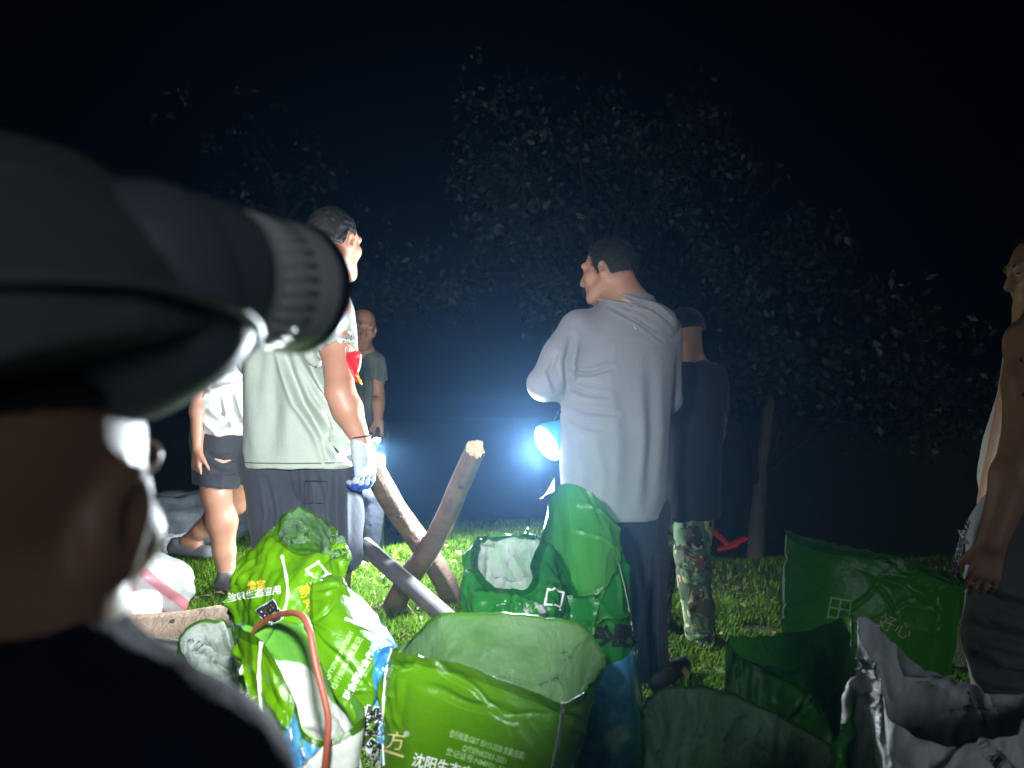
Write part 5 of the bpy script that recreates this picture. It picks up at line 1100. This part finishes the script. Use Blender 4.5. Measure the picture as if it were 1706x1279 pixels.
P[..., 1] += .02 * crumple(P, 24, 5); k = np.arange(17); i, j = np.meshgrid(k, k, indexing='ij'); q = (i*18 + j).ravel(); mesh('liner_tail', P.reshape(-1, 3), np.stack([q, q+18, q+19, q+1], 1), M['liner_white'], Fb.obj)

Gb = Sack('plastic_sack', 'wide open green sack at the bottom right of the centre showing its crinkled liner', [
    [(1071, 1182, 1.38), (1072, 1250, 1.28), (1090, 1320, 1.20), (1150, 1375, 1.15), (1240, 1400, 1.14), (1330, 1390, 1.16), (1395, 1340, 1.22), (1402, 1280, 1.31), (1370, 1232, 1.41), (1310, 1192, 1.49), (1230, 1162, 1.53), (1155, 1148, 1.54), (1100, 1155, 1.48)],
    [(1064, 1270, 1.38), (1072, 1345, 1.27), (1096, 1410, 1.18), (1155, 1460, 1.13), (1240, 1480, 1.12), (1325, 1470, 1.14), (1385, 1420, 1.21), (1392, 1360, 1.32), (1360, 1300, 1.43), (1300, 1265, 1.51), (1225, 1240, 1.55), (1150, 1232, 1.56), (1092, 1240, 1.50)]],
    M['bagG'], M['inner'], amp=.010, freq=7, seed=18, base=(1235, 1.36, .17, .15), liner=M['liner_lit'], liner_v=(.025, .75), liner_gap=.020, liner_amp=.014)

H = Sack('plastic_sack', 'flat dark green sack standing upright beside the man with the tattooed arm', [
    [(1306, 889, 2.12), (1370, 902, 2.07), (1450, 922, 2.05), (1530, 945, 2.05), (1590, 962, 2.07), (1607, 968, 2.10), (1590, 958, 2.14), (1530, 938, 2.16), (1450, 914, 2.17), (1370, 895, 2.16)],
    [(1305, 975, 2.12), (1370, 985, 2.04), (1450, 1000, 2.01), (1530, 1015, 2.02), (1582, 1028, 2.05), (1598, 1032, 2.10), (1580, 1025, 2.16), (1530, 1010, 2.19), (1450, 995, 2.21), (1370, 980, 2.19)],
    [(1305, 1065, 2.12), (1370, 1075, 2.02), (1450, 1088, 1.99), (1520, 1100, 2.00), (1568, 1110, 2.04), (1583, 1115, 2.10), (1566, 1108, 2.17), (1520, 1096, 2.21), (1450, 1084, 2.23), (1370, 1072, 2.21)]],
    M['bagH'], M['inner'], amp=.007, freq=5, seed=20, base=(1440, 2.1, .22, .09))
H.text('田', 1398, 1018, 46, 10, M['pale_print'], -.005); H.text('好心', 1490, 1045, 30, 24, M['cream_print'], -.008); H.seam([(1307, 892), (1306, 960), (1305, 1030)], .003)

I = Sack('plastic_sack', 'dark sagging green sack with a bright pleat between the flat sack and the white sack', [
    [(1208, 1062, 1.86), (1222, 1095, 1.80), (1262, 1110, 1.74), (1310, 1120, 1.69), (1360, 1165, 1.64), (1392, 1230, 1.60), (1412, 1180, 1.63), (1422, 1100, 1.68), (1421, 1040, 1.75), (1395, 1040, 1.82), (1350, 1052, 1.88), (1290, 1064, 1.92), (1240, 1060, 1.92)],
    [(1203, 1120, 1.86), (1218, 1165, 1.79), (1260, 1190, 1.72), (1310, 1215, 1.67), (1355, 1250, 1.62), (1388, 1290, 1.58), (1412, 1260, 1.62), (1428, 1180, 1.68), (1430, 1120, 1.76), (1402, 1105, 1.85), (1352, 1105, 1.92), (1292, 1105, 1.96), (1240, 1105, 1.95)]],
    M['bagG'], M['inner'], amp=.026, freq=8, seed=24, base=(1310, 1.76, .16, .13))

J = Sack('white_sack', 'white woven sack slumped open at the bottom right', [
    [(1424, 1032, 1.70), (1428, 1072, 1.64), (1450, 1130, 1.58), (1478, 1190, 1.52), (1520, 1222, 1.48), (1570, 1246, 1.46), (1640, 1236, 1.45), (1720, 1220, 1.46), (1770, 1200, 1.56), (1740, 1165, 1.66), (1660, 1158, 1.72), (1610, 1150, 1.74), (1560, 1122, 1.75), (1500, 1085, 1.75), (1455, 1050, 1.73)],
    [(1426, 1090, 1.68), (1438, 1140, 1.62), (1462, 1200, 1.55), (1496, 1255, 1.49), (1535, 1285, 1.45), (1585, 1300, 1.43), (1650, 1296, 1.42), (1725, 1285, 1.44), (1782, 1265, 1.56), (1755, 1235, 1.68), (1670, 1220, 1.75), (1615, 1210, 1.77), (1562, 1185, 1.78), (1505, 1145, 1.78), (1458, 1110, 1.75)]],
    M['white_sack'], M['white_sack'], amp=.038, freq=7, seed=26, crease=.02, base=(1590, 1.6, .20, .15), group=None, rim_amp=.9)

def stuffed(name, label, c, r, rotz, mat, seed, amp=.03, freq=7, cat='sack', group=None, roll=0, band=None):
    n, m_ = 40, 64; V = []; t = np.linspace(-1, 1, n); a = np.linspace(0, 2*np.pi, m_, endpoint=False); Rm = np.array(Matrix.Rotation(rotz, 3, 'Z') @ Matrix.Rotation(roll, 3, 'Y')); pw = lambda v, p: np.sign(v)*np.abs(v)**p
    for q in t:
        w = (1 - abs(q)**3.2)**.45 if abs(q) < 1 else 0; w = max(w, .02)
        V.append(np.stack([np.full(m_, q*r[0]), pw(np.cos(a), .8)*r[1]*w, pw(np.sin(a), .8)*r[2]*w], -1))
    V = np.array(V).reshape(-1, 3); V = V + (V / (np.linalg.norm(V, axis=1)[:, None] + .02)) * (amp*crumple(V * [.5, 1, 1], freq, seed) + amp*.35*crumple(V * [.5, 1, 1], freq*2.5, seed+3))[:, None]
    V = V @ Rm.T + np.array(c); F = [(i*m_+j, i*m_+(j+1) % m_, (i+1)*m_+(j+1) % m_, (i+1)*m_+j) for i in range(n-1) for j in range(m_)] + [tuple(range(m_))[::-1], tuple(range((n-1)*m_, n*m_))]
    o = mesh(name, V, F, mat); return tag(o, label, cat, group)
m, nt, b, out = newmat('pink_striped_sack'); tc = nd(nt, 'ShaderNodeTexCoord'); mp = nd(nt, 'ShaderNodeMapping'); mp.inputs['Rotation'].default_value = (.5, .9, 0); nt.links.new(tc.outputs['Object'], mp.inputs[0])
wv = nd(nt, 'ShaderNodeTexWave', Scale=1.1, Distortion=1.5); nt.links.new(mp.outputs[0], wv.inputs['Vector']); nt.links.new(ramp(nt, wv.outputs['Fac'], [(.50, (.26, .26, .25)), (.56, (.27, .10, .115)), (.9, (.24, .08, .095)), (.95, (.25, .22, .22))]), b.inputs['Base Color']); b.inputs['Roughness'].default_value = .45; M['pink'] = m
gz = lambda p: float(ground_z(p[0], p[1]))
c = W(252, 975, 3.62); stuffed('stuffed_sack', 'stuffed white sack with pink stripe slumped on the grass at left', c, (.21, .12, .15), .9, M['pink'], 3, .03, 8, roll=.5)
c = W(190, 1005, 3.52); stuffed('stuffed_sack', 'plain dirty white stuffed sack beside the pink striped one', c, (.22, .14, .11), .3, M['white_sack'], 5, .02, 6)
c = W(315, 868, 5.2); stuffed('tarpaulin_bundle', 'crumpled grey tarpaulin heap behind the bare legs', c, (.42, .30, .20), .2, M['grey_tarp'], 7, .09, 6, 'tarpaulin')
c = W(300, 905, 5.0); stuffed('white_bundle', 'small white crumpled bundle in front of the grey tarpaulin heap', c + [.05, -.1, 0], (.14, .10, .08), .7, M['white_sack'], 9, .05, 9, 'bundle')

# red-brown cord arching over the sack mouth
P = spline([W(420, 1052, 1.60), W(445, 1032, 1.56), W(475, 1022, 1.50), W(500, 1024, 1.44), (W(515, 1048, 1.40)), W(527, 1110, 1.37), W(541, 1165, 1.35), W(547, 1205, 1.34), W(543, 1260, 1.33), W(536, 1330, 1.33), W(530, 1480, 1.34), W(520, 1660, 1.36)], 10)
P[:, 2] = np.maximum(P[:, 2], .012); V, F_ = tube_mesh(P, np.full(len(P), .0062), 12); tag(mesh('cord', V, F_, M['cord']), 'red brown rubber cord bending over the slanting sack mouth', 'cord')
# red cloth strip lying on the dark grass
t = empty('red_strip', W(1212, 908, 6.85)); tag(t, 'bright red knotted cloth strip lying on the dark grass right of the camouflage trousers', 'cloth strip')
for nm, pts, r in (('strip_end', [(1183, 879, 6.95), (1198, 893, 6.9), (1214, 908, 6.85)], .055), ('strip_end', [(1242, 896, 6.9), (1228, 903, 6.88), (1214, 909, 6.85)], .05), ('knot', [(1196, 916, 6.84), (1212, 912, 6.82), (1226, 908, 6.83)], .06)):
    V, F_ = tube_mesh(spline([W(*q) for q in pts], 8), np.linspace(r*1.1, r*.8, 17), 12, squash=.45, seed=4, rough=.2); mesh(nm, V, F_, M['red_thing'], t)

# ------------------------------------------------------------------ night air
m = bpy.data.materials.new('night_air'); m.use_nodes = True; nt = m.node_tree; nt.nodes.remove(nt.nodes['Principled BSDF'])
vp = nt.nodes.new('ShaderNodeVolumePrincipled'); vp.inputs['Color'].default_value = (.25, .53, 1.0, 1); vp.inputs['Density'].default_value = HAZE = .0046; vp.inputs['Anisotropy'].default_value = .80
nt.links.new(vp.outputs[0], nt.nodes['Material Output'].inputs['Volume'])
x0, x1, y0, y1, z0, z1 = -260, 260, -130, 410, -2.2, 9
V = [(x, y, z) for x in (x0, x1) for y in (y0, y1) for z in (z0, z1)]; F_ = [(0, 1, 3, 2), (4, 6, 7, 5), (0, 4, 5, 1), (2, 3, 7, 6), (0, 2, 6, 4), (1, 5, 7, 3)]
tag(mesh('haze', V, F_, m, smooth_shade=False), 'thin night mist in the lamp light', 'haze', kind='stuff')
